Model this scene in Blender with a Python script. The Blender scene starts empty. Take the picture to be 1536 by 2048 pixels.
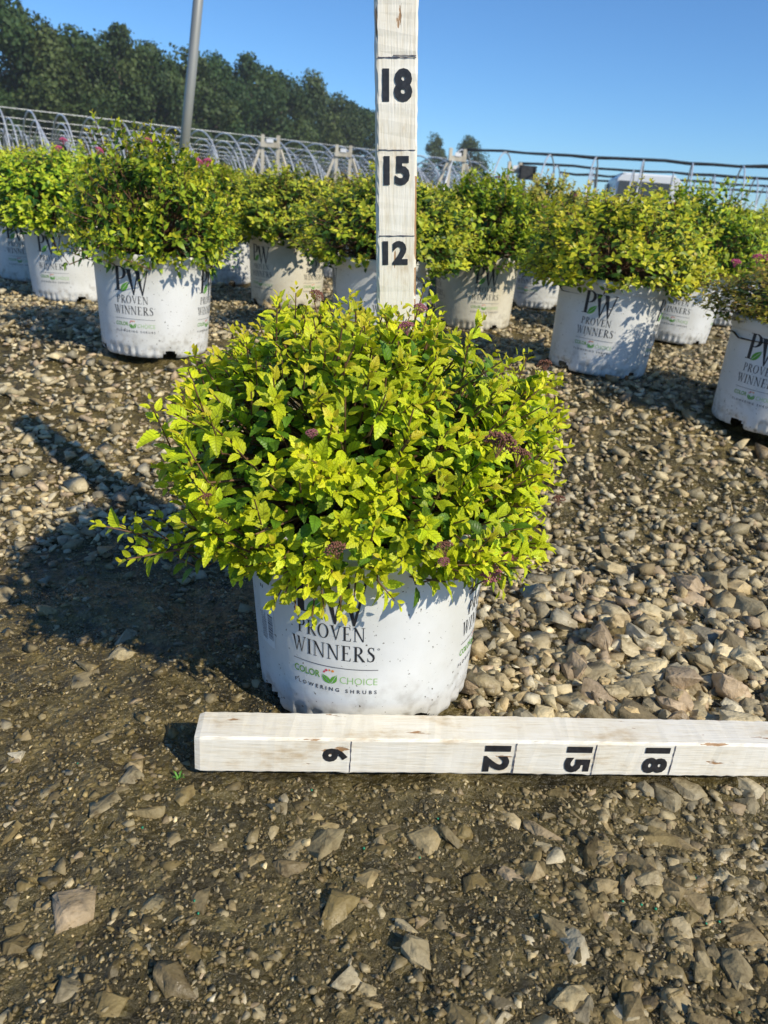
import bpy, bmesh, math, random
import numpy as np
from mathutils import Vector, Matrix

R = math.radians
rng = np.random.default_rng(7)
random.seed(7)
scn = bpy.context.scene
COL = scn.collection

# ------------------------------------------------------------------ camera
HAZE = 0.0007
CAM_H, PITCH, ROLL = 0.492, R(22.0), R(4.5)
fw = Vector((0, math.cos(PITCH), -math.sin(PITCH)))
r0 = Vector((1, 0, 0)); u0 = Vector((0, math.sin(PITCH), math.cos(PITCH)))
cup = u0 * math.cos(ROLL) - r0 * math.sin(ROLL)
crt = r0 * math.cos(ROLL) + u0 * math.sin(ROLL)
cd = bpy.data.cameras.new('camera'); cam = bpy.data.objects.new('camera', cd); COL.objects.link(cam)
M = Matrix((crt, cup, -fw)).transposed().to_4x4(); M.translation = Vector((0, 0, CAM_H))
cam.matrix_world = M
cd.sensor_fit = 'VERTICAL'; cd.sensor_height = 34.6; cd.lens = 26.0
cd.clip_start = 0.02; cd.clip_end = 3000
cd.dof.use_dof = True; cd.dof.focus_distance = 0.70; cd.dof.aperture_fstop = 13.0
scn.camera = cam

# ------------------------------------------------------------------ light
SUN_EL = R(38.5); SUN_DIR = Vector((0.755 * math.cos(SUN_EL), -0.656 * math.cos(SUN_EL), math.sin(SUN_EL)))
w = bpy.data.worlds.new('World'); scn.world = w; w.use_nodes = True
nt = w.node_tree; nt.nodes.clear()
sky = nt.nodes.new('ShaderNodeTexSky'); sky.sky_type = 'NISHITA'; sky.sun_disc = False
sky.sun_elevation = SUN_EL; sky.sun_rotation = math.atan2(0.755, -0.656)
sky.altitude = 900; sky.air_density = 1.0; sky.dust_density = 0.0; sky.ozone_density = 5.0
bg = nt.nodes.new('ShaderNodeBackground'); bg.inputs[1].default_value = 0.092
wo = nt.nodes.new('ShaderNodeOutputWorld')
gr = nt.nodes.new('ShaderNodeMix'); gr.data_type = 'RGBA'; gr.blend_type = 'MULTIPLY'; gr.inputs[0].default_value = 1.0
gr.inputs[7].default_value = (0.80, 1.15, 1.42, 1)      # clear, deep blue morning air
nt.links.new(sky.outputs[0], gr.inputs[6]); nt.links.new(gr.outputs[2], bg.inputs[0]); nt.links.new(bg.outputs[0], wo.inputs[0])
sd = bpy.data.lights.new('sun', 'SUN'); sd.energy = 4.3; sd.angle = R(0.53); sd.color = (1.0, 0.91, 0.74)
sun = bpy.data.objects.new('sun', sd); COL.objects.link(sun)
sun.rotation_euler = (-SUN_DIR).to_track_quat('-Z', 'Y').to_euler()
scn.view_settings.view_transform = 'Standard'; scn.view_settings.look = 'None'
scn.view_settings.gamma = 1.0; scn.view_settings.exposure = 0.12
scn.view_settings.use_curve_mapping = False
scn.cycles.max_bounces = 8; scn.cycles.transmission_bounces = 6; scn.cycles.transparent_max_bounces = 8

# ------------------------------------------------------------------ helpers
def tag(o, label=None, cat=None, group=None, kind=None):
    if label: o['label'] = label
    if cat: o['category'] = cat
    if group: o['group'] = group
    if kind: o['kind'] = kind
    return o
def empty(name, loc=(0, 0, 0), rz=0.0):
    o = bpy.data.objects.new(name, None); COL.objects.link(o)
    o.location = loc; o.rotation_euler = (0, 0, rz); o.empty_display_size = 0.05
    return o
def link(name, me, parent=None, loc=(0, 0, 0), rot=(0, 0, 0)):
    o = bpy.data.objects.new(name, me); COL.objects.link(o)
    o.location = loc; o.rotation_euler = rot
    if parent: o.parent = parent
    return o
def mesh_np(name, V, F, mats=(), smooth=False, col=None, midx=None, lc=None):
    """V (n,3); F list of equal or mixed length index tuples, or an (m,k) array"""
    me = bpy.data.meshes.new(name)
    V = np.asarray(V, np.float32)
    if isinstance(F, np.ndarray):
        m, k = F.shape
        me.vertices.add(len(V)); me.vertices.foreach_set('co', V.ravel())
        me.loops.add(m * k); me.loops.foreach_set('vertex_index', F.astype(np.int32).ravel())
        me.polygons.add(m); me.polygons.foreach_set('loop_start', np.arange(0, m * k, k, dtype=np.int32))
        me.update(calc_edges=True)
    else:
        me.from_pydata([tuple(map(float, v)) for v in V], [], [tuple(f) for f in F])
    if smooth: me.polygons.foreach_set('use_smooth', np.ones(len(me.polygons), bool))
    if col is not None:
        a = me.attributes.new('tint', 'FLOAT_COLOR', 'POINT')
        c = np.ones((len(V), 4), np.float32); c[:, :3] = col; a.data.foreach_set('color', c.ravel())
    if lc is not None:
        a = me.attributes.new('lc', 'FLOAT_VECTOR', 'POINT'); a.data.foreach_set('vector', np.asarray(lc, np.float32).ravel())
    for mt in mats: me.materials.append(mt)
    if midx is not None: me.polygons.foreach_set('material_index', np.asarray(midx, np.int32))
    me.update()
    return me
class MB:
    """collects pieces of one mesh"""
    def __init__(s): s.v = []; s.f = []; s.m = []
    def add(s, V, F, m=0):
        b = len(s.v); s.v += [tuple(v) for v in V]; s.f += [tuple(i + b for i in f) for f in F]; s.m += [m] * len(F)
    def box(s, c, d, m=0, rot=None):
        x, y, z = (a / 2 for a in d)
        P = [Vector((sx * x, sy * y, sz * z)) for sx in (-1, 1) for sy in (-1, 1) for sz in (-1, 1)]
        if rot is not None: P = [rot @ p for p in P]
        P = [p + Vector(c) for p in P]
        s.add(P, [(0, 1, 3, 2), (4, 6, 7, 5), (0, 4, 5, 1), (2, 3, 7, 6), (0, 2, 6, 4), (1, 5, 7, 3)], m)
    def tube(s, pts, r, n=6, m=0, cap=True):
        pts = [Vector(p) for p in pts]; rings = []
        rs = r if hasattr(r, '__len__') else [r] * len(pts)
        up = Vector((0.13, 0.21, 0.97))
        for i, p in enumerate(pts):
            t = (pts[min(i + 1, len(pts) - 1)] - pts[max(i - 1, 0)]).normalized()
            a = t.cross(up)
            if a.length < 1e-3: a = t.cross(Vector((1, 0, 0)))
            a.normalize(); b = t.cross(a)
            rings += [p + (a * math.cos(2 * math.pi * k / n) + b * math.sin(2 * math.pi * k / n)) * rs[i] for k in range(n)]
        F = [(i * n + k, i * n + (k + 1) % n, (i + 1) * n + (k + 1) % n, (i + 1) * n + k) for i in range(len(pts) - 1) for k in range(n)]
        if cap: F += [tuple(range(n))[::-1], tuple((len(pts) - 1) * n + k for k in range(n))]
        s.add(rings, F, m)
    def mesh(s, name, mats, smooth=False): return mesh_np(name, s.v, s.f, mats, smooth, midx=s.m)
def noise2(x, y, seed=0):
    """smooth value noise, numpy"""
    xi = np.floor(x).astype(np.int64); yi = np.floor(y).astype(np.int64)
    fx = x - xi; fy = y - yi; fx = fx * fx * (3 - 2 * fx); fy = fy * fy * (3 - 2 * fy)
    def h(a, b):
        n = (a * 374761393 + b * 668265263 + seed * 1274126177) & 0x7fffffff
        n = ((n ^ (n >> 13)) * 1274126177) & 0x7fffffff
        return ((n ^ (n >> 16)) & 0xffff) / 65535.0
    return (h(xi, yi) * (1 - fx) + h(xi + 1, yi) * fx) * (1 - fy) + (h(xi, yi + 1) * (1 - fx) + h(xi + 1, yi + 1) * fx) * fy
def sstep(t):
    t = np.clip(t, 0, 1); return t * t * (3 - 2 * t)

# ------------------------------------------------------------------ materials
def mat(name):
    m = bpy.data.materials.new(name); m.use_nodes = True
    n = m.node_tree.nodes; b = n['Principled BSDF']
    return m, m.node_tree, n, m.node_tree.links, b
def N(n, t, **kw):
    a = n.new(t)
    for k, v in kw.items(): setattr(a, k, v)
    return a
def ramp(n, stops):
    r = n.new('ShaderNodeValToRGB'); e = r.color_ramp.elements
    e[0].position, e[0].color = stops[0][0], (*stops[0][1], 1)
    e[1].position, e[1].color = stops[-1][0], (*stops[-1][1], 1)
    for p, c in stops[1:-1]:
        q = e.new(p); q.color = (*c, 1)
    return r
def plain(name, c, rough=0.5, metal=0.0, spec=0.5):
    m, t, n, l, b = mat(name)
    b.inputs['Base Color'].default_value = (*c, 1); b.inputs['Roughness'].default_value = rough
    b.inputs['Metallic'].default_value = metal; b.inputs['Specular IOR Level'].default_value = spec
    return m
def noisy(name, c1, c2, scale=20, rough=0.6, metal=0.0, bump=0.0, bscale=60, stretch=(1, 1, 1), lo=.35, hi=.65):
    m, t, n, l, b = mat(name)
    tc = N(n, 'ShaderNodeTexCoord'); mp = N(n, 'ShaderNodeMapping'); mp.inputs['Scale'].default_value = stretch
    l.new(tc.outputs['Object'], mp.inputs[0])
    nz = N(n, 'ShaderNodeTexNoise'); nz.inputs['Scale'].default_value = scale; nz.inputs['Detail'].default_value = 6
    l.new(mp.outputs[0], nz.inputs['Vector'])
    r = ramp(n, [(lo, c1), (hi, c2)]); l.new(nz.outputs[0], r.inputs[0]); l.new(r.outputs[0], b.inputs['Base Color'])
    b.inputs['Roughness'].default_value = rough; b.inputs['Metallic'].default_value = metal
    if bump:
        n2 = N(n, 'ShaderNodeTexNoise'); n2.inputs['Scale'].default_value = bscale; n2.inputs['Detail'].default_value = 4
        l.new(mp.outputs[0], n2.inputs['Vector'])
        bp = N(n, 'ShaderNodeBump'); bp.inputs['Strength'].default_value = bump; bp.inputs['Distance'].default_value = 0.01
        l.new(n2.outputs[0], bp.inputs['Height']); l.new(bp.outputs[0], b.inputs['Normal'])
    return m
def leaf_mat(name, per_object=False, trans=0.33, rough=0.42, vary=0.0, veins=False):
    m, t, n, l, b = mat(name)
    if per_object:
        src = N(n, 'ShaderNodeObjectInfo').outputs['Color']
    else:
        a = N(n, 'ShaderNodeAttribute'); a.attribute_name = 'tint'; src = a.outputs['Color']
    tc = N(n, 'ShaderNodeNewGeometry')
    nz = N(n, 'ShaderNodeTexNoise'); nz.inputs['Scale'].default_value = 160; nz.inputs['Detail'].default_value = 3
    l.new(tc.outputs['Position'], nz.inputs['Vector'])
    hs = N(n, 'ShaderNodeHueSaturation')
    mr = N(n, 'ShaderNodeMapRange'); mr.inputs[1].default_value = .3; mr.inputs[2].default_value = .7
    mr.inputs[3].default_value = .78; mr.inputs[4].default_value = 1.15
    l.new(nz.outputs[0], mr.inputs[0]); l.new(mr.outputs[0], hs.inputs['Value']); l.new(src, hs.inputs['Color'])
    c = hs.outputs[0]
    if vary:
        oi = N(n, 'ShaderNodeObjectInfo'); mr2 = N(n, 'ShaderNodeMapRange')
        mr2.inputs[3].default_value = .5 - vary; mr2.inputs[4].default_value = .5 + vary
        l.new(oi.outputs['Random'], mr2.inputs[0])
        h2 = N(n, 'ShaderNodeHueSaturation'); l.new(mr2.outputs[0], h2.inputs['Hue']); l.new(c, h2.inputs['Color']); c = h2.outputs[0]
    if veins:
        at = N(n, 'ShaderNodeAttribute'); at.attribute_name = 'lc'; sx = N(n, 'ShaderNodeSeparateXYZ'); l.new(at.outputs['Vector'], sx.inputs[0])
        ab = N(n, 'ShaderNodeMath', operation='ABSOLUTE'); l.new(sx.outputs[0], ab.inputs[0])
        md = N(n, 'ShaderNodeMapRange'); md.inputs[1].default_value = .012; md.inputs[2].default_value = .035; l.new(ab.outputs[0], md.inputs[0])   # 0 on the midrib
        sl = N(n, 'ShaderNodeMath', operation='MULTIPLY_ADD'); l.new(ab.outputs[0], sl.inputs[0]); sl.inputs[1].default_value = -.95; l.new(sx.outputs[1], sl.inputs[2])
        ws = N(n, 'ShaderNodeMath', operation='MULTIPLY'); l.new(sl.outputs[0], ws.inputs[0]); ws.inputs[1].default_value = 44.0
        sn = N(n, 'ShaderNodeMath', operation='SINE'); l.new(ws.outputs[0], sn.inputs[0])
        vr = N(n, 'ShaderNodeMapRange'); vr.inputs[1].default_value = .55; vr.inputs[2].default_value = 1.0; vr.inputs[3].default_value = 1; vr.inputs[4].default_value = 0; l.new(sn.outputs[0], vr.inputs[0])
        vm = N(n, 'ShaderNodeMath', operation='MULTIPLY'); l.new(md.outputs[0], vm.inputs[0]); l.new(vr.outputs[0], vm.inputs[1])
        vc = N(n, 'ShaderNodeMapRange'); vc.inputs[3].default_value = .74; vc.inputs[4].default_value = 1.04; l.new(vm.outputs[0], vc.inputs[0])
        h3 = N(n, 'ShaderNodeHueSaturation'); l.new(vc.outputs[0], h3.inputs['Value']); l.new(c, h3.inputs['Color']); c = h3.outputs[0]
        veinh = vm.outputs[0]
    l.new(c, b.inputs['Base Color']); b.inputs['Roughness'].default_value = rough
    b.inputs['Specular IOR Level'].default_value = 0.35
    bp = N(n, 'ShaderNodeBump'); bp.inputs['Strength'].default_value = .35; bp.inputs['Distance'].default_value = .002
    if veins:
        hv_ = N(n, 'ShaderNodeMath', operation='MULTIPLY_ADD'); l.new(veinh, hv_.inputs[0]); hv_.inputs[1].default_value = .8; l.new(nz.outputs[0], hv_.inputs[2]); l.new(hv_.outputs[0], bp.inputs['Height'])
    else: l.new(nz.outputs[0], bp.inputs['Height'])
    l.new(bp.outputs[0], b.inputs['Normal'])
    tr = N(n, 'ShaderNodeBsdfTranslucent'); l.new(c, tr.inputs[0])
    mx = N(n, 'ShaderNodeMixShader'); mx.inputs[0].default_value = trans
    l.new(b.outputs[0], mx.inputs[1]); l.new(tr.outputs[0], mx.inputs[2])
    l.new(mx.outputs[0], n['Material Output'].inputs[0])
    return m
def stone_mat(name, per_object=False):
    m, t, n, l, b = mat(name)
    if per_object: src = N(n, 'ShaderNodeObjectInfo').outputs['Color']
    else:
        a = N(n, 'ShaderNodeAttribute'); a.attribute_name = 'tint'; src = a.outputs['Color']
    g = N(n, 'ShaderNodeNewGeometry')
    nz = N(n, 'ShaderNodeTexNoise'); nz.inputs['Scale'].default_value = 70; nz.inputs['Detail'].default_value = 8; nz.inputs['Roughness'].default_value = .65
    l.new(g.outputs['Position'], nz.inputs['Vector'])
    r = ramp(n, [(.3, (.42, .36, .26)), (.46, (.85, .82, .74)), (.6, (1.0, .97, .9)), (.75, (1.2, 1.15, 1.08))])
    l.new(nz.outputs[0], r.inputs[0])
    mx = N(n, 'ShaderNodeMix', data_type='RGBA', blend_type='MULTIPLY'); mx.inputs[0].default_value = 1
    l.new(src, mx.inputs[6]); l.new(r.outputs[0], mx.inputs[7])
    l.new(mx.outputs[2], b.inputs['Base Color'])
    n2 = N(n, 'ShaderNodeTexNoise'); n2.inputs['Scale'].default_value = 14; n2.inputs['Detail'].default_value = 3
    l.new(g.outputs['Position'], n2.inputs['Vector'])
    rr = N(n, 'ShaderNodeMapRange'); rr.inputs[1].default_value = .35; rr.inputs[2].default_value = .62
    rr.inputs[3].default_value = .32; rr.inputs[4].default_value = .85
    l.new(n2.outputs[0], rr.inputs[0]); l.new(rr.outputs[0], b.inputs['Roughness'])
    n3 = N(n, 'ShaderNodeTexNoise'); n3.inputs['Scale'].default_value = 260; n3.inputs['Detail'].default_value = 5
    l.new(g.outputs['Position'], n3.inputs['Vector'])
    bp = N(n, 'ShaderNodeBump'); bp.inputs['Strength'].default_value = .55; bp.inputs['Distance'].default_value = .003
    l.new(n3.outputs[0], bp.inputs['Height']); l.new(bp.outputs[0], b.inputs['Normal'])
    return m

def ground_mat():
    m, t, n, l, b = mat('wet_mud_and_grit')
    g = N(n, 'ShaderNodeNewGeometry')
    nz = N(n, 'ShaderNodeTexNoise'); nz.inputs['Scale'].default_value = 28; nz.inputs['Detail'].default_value = 9; nz.inputs['Roughness'].default_value = .7
    l.new(g.outputs['Position'], nz.inputs['Vector'])
    r = ramp(n, [(.3, (.034, .026, .009)), (.5, (.096, .074, .026)), (.62, (.155, .120, .046)), (.78, (.28, .22, .10))])
    l.new(nz.outputs[0], r.inputs[0])
    vo = N(n, 'ShaderNodeTexVoronoi'); vo.inputs['Scale'].default_value = 55
    l.new(g.outputs['Position'], vo.inputs['Vector'])
    hs = N(n, 'ShaderNodeSeparateColor'); l.new(vo.outputs['Color'], hs.inputs[0])
    mr = N(n, 'ShaderNodeMapRange'); mr.inputs[3].default_value = .6; mr.inputs[4].default_value = 1.45
    l.new(hs.outputs[0], mr.inputs[0])
    mx = N(n, 'ShaderNodeMix', data_type='RGBA', blend_type='MULTIPLY'); mx.inputs[0].default_value = 1
    l.new(r.outputs[0], mx.inputs[6]); l.new(mr.outputs[0], mx.inputs[7])
    nd = N(n, 'ShaderNodeTexNoise'); nd.inputs['Scale'].default_value = 4.5; nd.inputs['Detail'].default_value = 5; l.new(g.outputs['Position'], nd.inputs['Vector'])
    rd = ramp(n, [(.36, (.60, .62, .60)), (.5, (.95, .96, .92)), (.66, (1.35, 1.30, 1.18))]); l.new(nd.outputs[0], rd.inputs[0])
    my = N(n, 'ShaderNodeMix', data_type='RGBA', blend_type='MULTIPLY'); my.inputs[0].default_value = 1
    l.new(mx.outputs[2], my.inputs[6]); l.new(rd.outputs[0], my.inputs[7]); l.new(my.outputs[2], b.inputs['Base Color'])
    n2 = N(n, 'ShaderNodeTexNoise'); n2.inputs['Scale'].default_value = 9; n2.inputs['Detail'].default_value = 4
    l.new(g.outputs['Position'], n2.inputs['Vector'])
    rr = N(n, 'ShaderNodeMapRange'); rr.inputs[1].default_value = .35; rr.inputs[2].default_value = .65
    rr.inputs[3].default_value = .10; rr.inputs[4].default_value = .40
    l.new(n2.outputs[0], rr.inputs[0]); l.new(rr.outputs[0], b.inputs['Roughness'])
    n3 = N(n, 'ShaderNodeTexNoise'); n3.inputs['Scale'].default_value = 330; n3.inputs['Detail'].default_value = 4; n3.inputs['Roughness'].default_value = .7
    l.new(g.outputs['Position'], n3.inputs['Vector'])
    v2 = N(n, 'ShaderNodeTexVoronoi'); v2.inputs['Scale'].default_value = 150; l.new(g.outputs['Position'], v2.inputs['Vector'])
    ad = N(n, 'ShaderNodeMath', operation='SUBTRACT'); l.new(n3.outputs[0], ad.inputs[0]); l.new(v2.outputs['Distance'], ad.inputs[1])
    bp = N(n, 'ShaderNodeBump'); bp.inputs['Strength'].default_value = .9; bp.inputs['Distance'].default_value = .004
    l.new(ad.outputs[0], bp.inputs['Height']); l.new(bp.outputs[0], b.inputs['Normal'])
    return m

def pot_mat(name, c, dirt):
    m, t, n, l, b = mat(name)
    tc = N(n, 'ShaderNodeTexCoord'); oi = N(n, 'ShaderNodeObjectInfo')
    ad = N(n, 'ShaderNodeVectorMath', operation='ADD'); l.new(tc.outputs['Object'], ad.inputs[0]); l.new(oi.outputs['Location'], ad.inputs[1])
    # fine dirt specks
    nz = N(n, 'ShaderNodeTexNoise'); nz.inputs['Scale'].default_value = 240; nz.inputs['Detail'].default_value = 2
    l.new(ad.outputs[0], nz.inputs['Vector'])
    r = ramp(n, [(.0, (0, 0, 0)), (.69, (0, 0, 0)), (.735, (1, 1, 1))]); l.new(nz.outputs[0], r.inputs[0])
    # soft smears
    n2 = N(n, 'ShaderNodeTexNoise'); n2.inputs['Scale'].default_value = 13; n2.inputs['Detail'].default_value = 6
    l.new(ad.outputs[0], n2.inputs['Vector'])
    r2 = ramp(n, [(.42, c), (.72, dirt)]); l.new(n2.outputs[0], r2.inputs[0])
    # splashed mud near the base, an object-space property of the pot
    sx = N(n, 'ShaderNodeSeparateXYZ'); l.new(tc.outputs['Object'], sx.inputs[0])
    mr = N(n, 'ShaderNodeMapRange'); mr.inputs[1].default_value = .075; mr.inputs[2].default_value = 0.0
    mr.inputs[3].default_value = 0; mr.inputs[4].default_value = .7
    l.new(sx.outputs[2], mr.inputs[0])
    n4 = N(n, 'ShaderNodeTexNoise'); n4.inputs['Scale'].default_value = 60; n4.inputs['Detail'].default_value = 5; l.new(ad.outputs[0], n4.inputs['Vector'])
    r4 = ramp(n, [(.5, (0, 0, 0)), (.68, (1, 1, 1))]); l.new(n4.outputs[0], r4.inputs[0])
    ml = N(n, 'ShaderNodeMath', operation='MULTIPLY'); l.new(mr.outputs[0], ml.inputs[0]); l.new(r4.outputs[0], ml.inputs[1])
    mx0 = N(n, 'ShaderNodeMix', data_type='RGBA'); l.new(ml.outputs[0], mx0.inputs[0]); l.new(r2.outputs[0], mx0.inputs[6]); mx0.inputs[7].default_value = (.20, .16, .10, 1)
    mx = N(n, 'ShaderNodeMix', data_type='RGBA')
    l.new(r.outputs[0], mx.inputs[0]); l.new(mx0.outputs[2], mx.inputs[6]); mx.inputs[7].default_value = (.10, .085, .06, 1)
    l.new(mx.outputs[2], b.inputs['Base Color'])
    b.inputs['Roughness'].default_value = .42; b.inputs['Specular IOR Level'].default_value = .4
    n3 = N(n, 'ShaderNodeTexNoise'); n3.inputs['Scale'].default_value = 22; n3.inputs['Detail'].default_value = 3; l.new(ad.outputs[0], n3.inputs['Vector'])
    bp = N(n, 'ShaderNodeBump'); bp.inputs['Strength'].default_value = .25; bp.inputs['Distance'].default_value = .006
    l.new(n3.outputs[0], bp.inputs['Height']); l.new(bp.outputs[0], b.inputs['Normal'])
    return m

def stick_mat():
    m, t, n, l, b = mat('worn_white_paint_on_wood')
    tc = N(n, 'ShaderNodeTexCoord')
    mp = N(n, 'ShaderNodeMapping'); mp.inputs['Scale'].default_value = (1, .07, 1); l.new(tc.outputs['Object'], mp.inputs[0])
    at = N(n, 'ShaderNodeAttribute'); at.attribute_name = 'tint'
    # grain
    g = N(n, 'ShaderNodeTexNoise'); g.inputs['Scale'].default_value = 420; g.inputs['Detail'].default_value = 5; l.new(mp.outputs[0], g.inputs['Vector'])
    # stains
    s = N(n, 'ShaderNodeTexNoise'); s.inputs['Scale'].default_value = 38; s.inputs['Detail'].default_value = 7; s.inputs['Roughness'].default_value = .65
    mp2 = N(n, 'ShaderNodeMapping'); mp2.inputs['Scale'].default_value = (1, .45, 1); l.new(tc.outputs['Object'], mp2.inputs[0]); l.new(mp2.outputs[0], s.inputs['Vector'])
    rs = ramp(n, [(.40, (.88, .84, .74)), (.56, (.84, .78, .65)), (.72, (.62, .49, .32))]); l.new(s.outputs[0], rs.inputs[0])
    rg = ramp(n, [(.3, (.90, .87, .81)), (.5, (1, 1, 1))]); l.new(g.outputs[0], rg.inputs[0])
    mx = N(n, 'ShaderNodeMix', data_type='RGBA', blend_type='MULTIPLY'); mx.inputs[0].default_value = 1
    l.new(rs.outputs[0], mx.inputs[6]); l.new(rg.outputs[0], mx.inputs[7])
    # bare wood where the paint has chipped: on the arrises and in a few spots
    c = N(n, 'ShaderNodeTexNoise'); c.inputs['Scale'].default_value = 60; c.inputs['Detail'].default_value = 6; c.inputs['Roughness'].default_value = .6
    mp3 = N(n, 'ShaderNodeMapping'); mp3.inputs['Scale'].default_value = (1, .22, 1); l.new(tc.outputs['Object'], mp3.inputs[0]); l.new(mp3.outputs[0], c.inputs['Vector'])
    sc = N(n, 'ShaderNodeSeparateColor'); l.new(at.outputs['Color'], sc.inputs[0])
    ma = N(n, 'ShaderNodeMath', operation='MULTIPLY_ADD'); l.new(sc.outputs[0], ma.inputs[0]); ma.inputs[1].default_value = .20; l.new(c.outputs[0], ma.inputs[2])
    rc = ramp(n, [(.79, (0, 0, 0)), (.81, (1, 1, 1))]); l.new(ma.outputs[0], rc.inputs[0])
    mw = N(n, 'ShaderNodeMix', data_type='RGBA'); l.new(rc.outputs[0], mw.inputs[0]); l.new(mx.outputs[2], mw.inputs[6]); mw.inputs[7].default_value = (.40, .23, .11, 1)
    l.new(mw.outputs[2], b.inputs['Base Color']); b.inputs['Roughness'].default_value = .6
    bp = N(n, 'ShaderNodeBump'); bp.inputs['Strength'].default_value = .35; bp.inputs['Distance'].default_value = .0015
    sb = N(n, 'ShaderNodeMath', operation='SUBTRACT'); l.new(g.outputs[0], sb.inputs[0]); l.new(rc.outputs[0], sb.inputs[1])
    l.new(sb.outputs[0], bp.inputs['Height']); l.new(bp.outputs[0], b.inputs['Normal'])
    return m

MT = dict(
    ground=ground_mat(), stone=stone_mat('gravel_stone'), stone_o=stone_mat('single_stone', True),
    leaf=leaf_mat('spirea_leaf', veins=True), leaf_o=leaf_mat('single_spirea_leaf', True, veins=True), leaf_bg=leaf_mat('row_spirea_leaf', trans=.3, vary=.018),
    stem=noisy('twig_bark', (.10, .05, .025), (.22, .12, .06), 60, .7),
    pot=pot_mat('white_pot_plastic', (.74, .75, .74), (.64, .64, .60)),
    pot_cream=pot_mat('aged_pot_plastic', (.74, .70, .58), (.62, .56, .42)),
    soil=noisy('bark_mix', (.02, .013, .008), (.09, .055, .03), 90, .9, bump=.8, bscale=120),
    ink=plain('black_ink', (.018, .02, .026), .5), ink2=plain('grey_ink', (.06, .065, .08), .5),
    green=plain('leaf_green_ink', (.11, .36, .035), .5), dgreen=plain('word_green_ink', (.16, .36, .06), .5), lgreen=plain('light_green_ink', (.30, .55, .16), .5),
    red=plain('berry_red_ink', (.65, .06, .10), .5), orange=plain('orange_ink', (.80, .28, .03), .5),
    paper=plain('label_white', (.72, .74, .74), .5),
    stick=stick_mat(), digit=noisy('black_sticker', (.012, .013, .016), (.03, .03, .034), 200, .45), pencil=noisy('marker_line', (.02, .02, .05), (.12, .11, .13), 300, .6),
    pink=noisy('spent_pink_blossom', (.22, .05, .07), (.46, .18, .20), 400, .8), brown=noisy('dry_blossom', (.12, .045, .03), (.30, .13, .08), 400, .8), bpink=noisy('fresh_pink_blossom', (.48, .05, .16), (.62, .14, .26), 300, .7),
    steel=noisy('galvanised_steel', (.58, .60, .61), (.74, .76, .77), 6, .35, .35),
    pole=noisy('weathered_pipe', (.30, .30, .28), (.46, .46, .43), 8, .5, .35, stretch=(1, 1, .15)),
    cloth=noisy('black_shade_cloth', (.012, .014, .017), (.035, .038, .042), 12, .8),
    wood=noisy('grey_lumber', (.42, .37, .28), (.62, .57, .46), 9, .75, stretch=(1, 1, .2)),
    sign=plain('white_tag', (.8, .8, .8), .5),
    van=plain('white_van_paint', (.82, .83, .83), .25), glass=plain('dark_window', (.07, .075, .08), .15), rubber=plain('tyre_rubber', (.02, .02, .02), .8), lamp=plain('red_lens', (.45, .02, .02), .2),
    bark=noisy('tree_bark', (.06, .045, .03), (.14, .11, .08), 5, .9),
    crown=leaf_mat('tree_leaf', trans=.25, rough=.6, vary=.02), poly=plain('white_plastic', (.75, .77, .8), .4),
)

# ------------------------------------------------------------------ ground
def base_z(y): return 0.15 * sstep((np.asarray(y, float) - 1.02) / 0.84)
def ground_z(x, y):
    x = np.asarray(x, float); y = np.asarray(y, float)
    z = base_z(y)
    near = np.exp(-(np.maximum(np.abs(y - .8) - 1.5, 0)) ** 2 / 2.0) * np.exp(-(np.maximum(np.abs(x) - 2, 0)) ** 2 / 2.0)
    z = z + near * ((noise2(x * 4, y * 4, 1) - .5) * .016 + (noise2(x * 13, y * 13, 2) - .5) * .009 + (noise2(x * 38, y * 38, 3) - .5) * .006
                    + (noise2(x * 95, y * 95, 4) - .5) * .0032)
    return z
def flat_z(x, y):  # level under things
    return float(ground_z(x, y))
def axis(fine0, fine1, step, far0, far1, grow=1.12):
    a = list(np.arange(fine0, fine1, step)); s = step
    while a[-1] < far1: s *= grow; a.append(a[-1] + s)
    s = step; b = []; q = fine0
    while q > far0: s *= grow; q -= s; b.append(q)
    return np.array(b[::-1] + a)
gx = axis(-.62, .72, .0045, -900, 900, 1.11); gy = axis(.30, 1.25, .0045, -60, 1500, 1.11)
GX, GY = np.meshgrid(gx, gy)
GZ = ground_z(GX, GY)
nx, ny = len(gx), len(gy)
idx = np.arange(nx * ny).reshape(ny, nx)
F = np.stack([idx[:-1, :-1], idx[:-1, 1:], idx[1:, 1:], idx[1:, :-1]], -1).reshape(-1, 4)
ground = link('ground', mesh_np('ground', np.stack([GX, GY, GZ], -1).reshape(-1, 3), F, [MT['ground']], True))
tag(ground, 'wet brown mud and grit yard sloping up to a gravel bed', 'ground', kind='structure')

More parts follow.
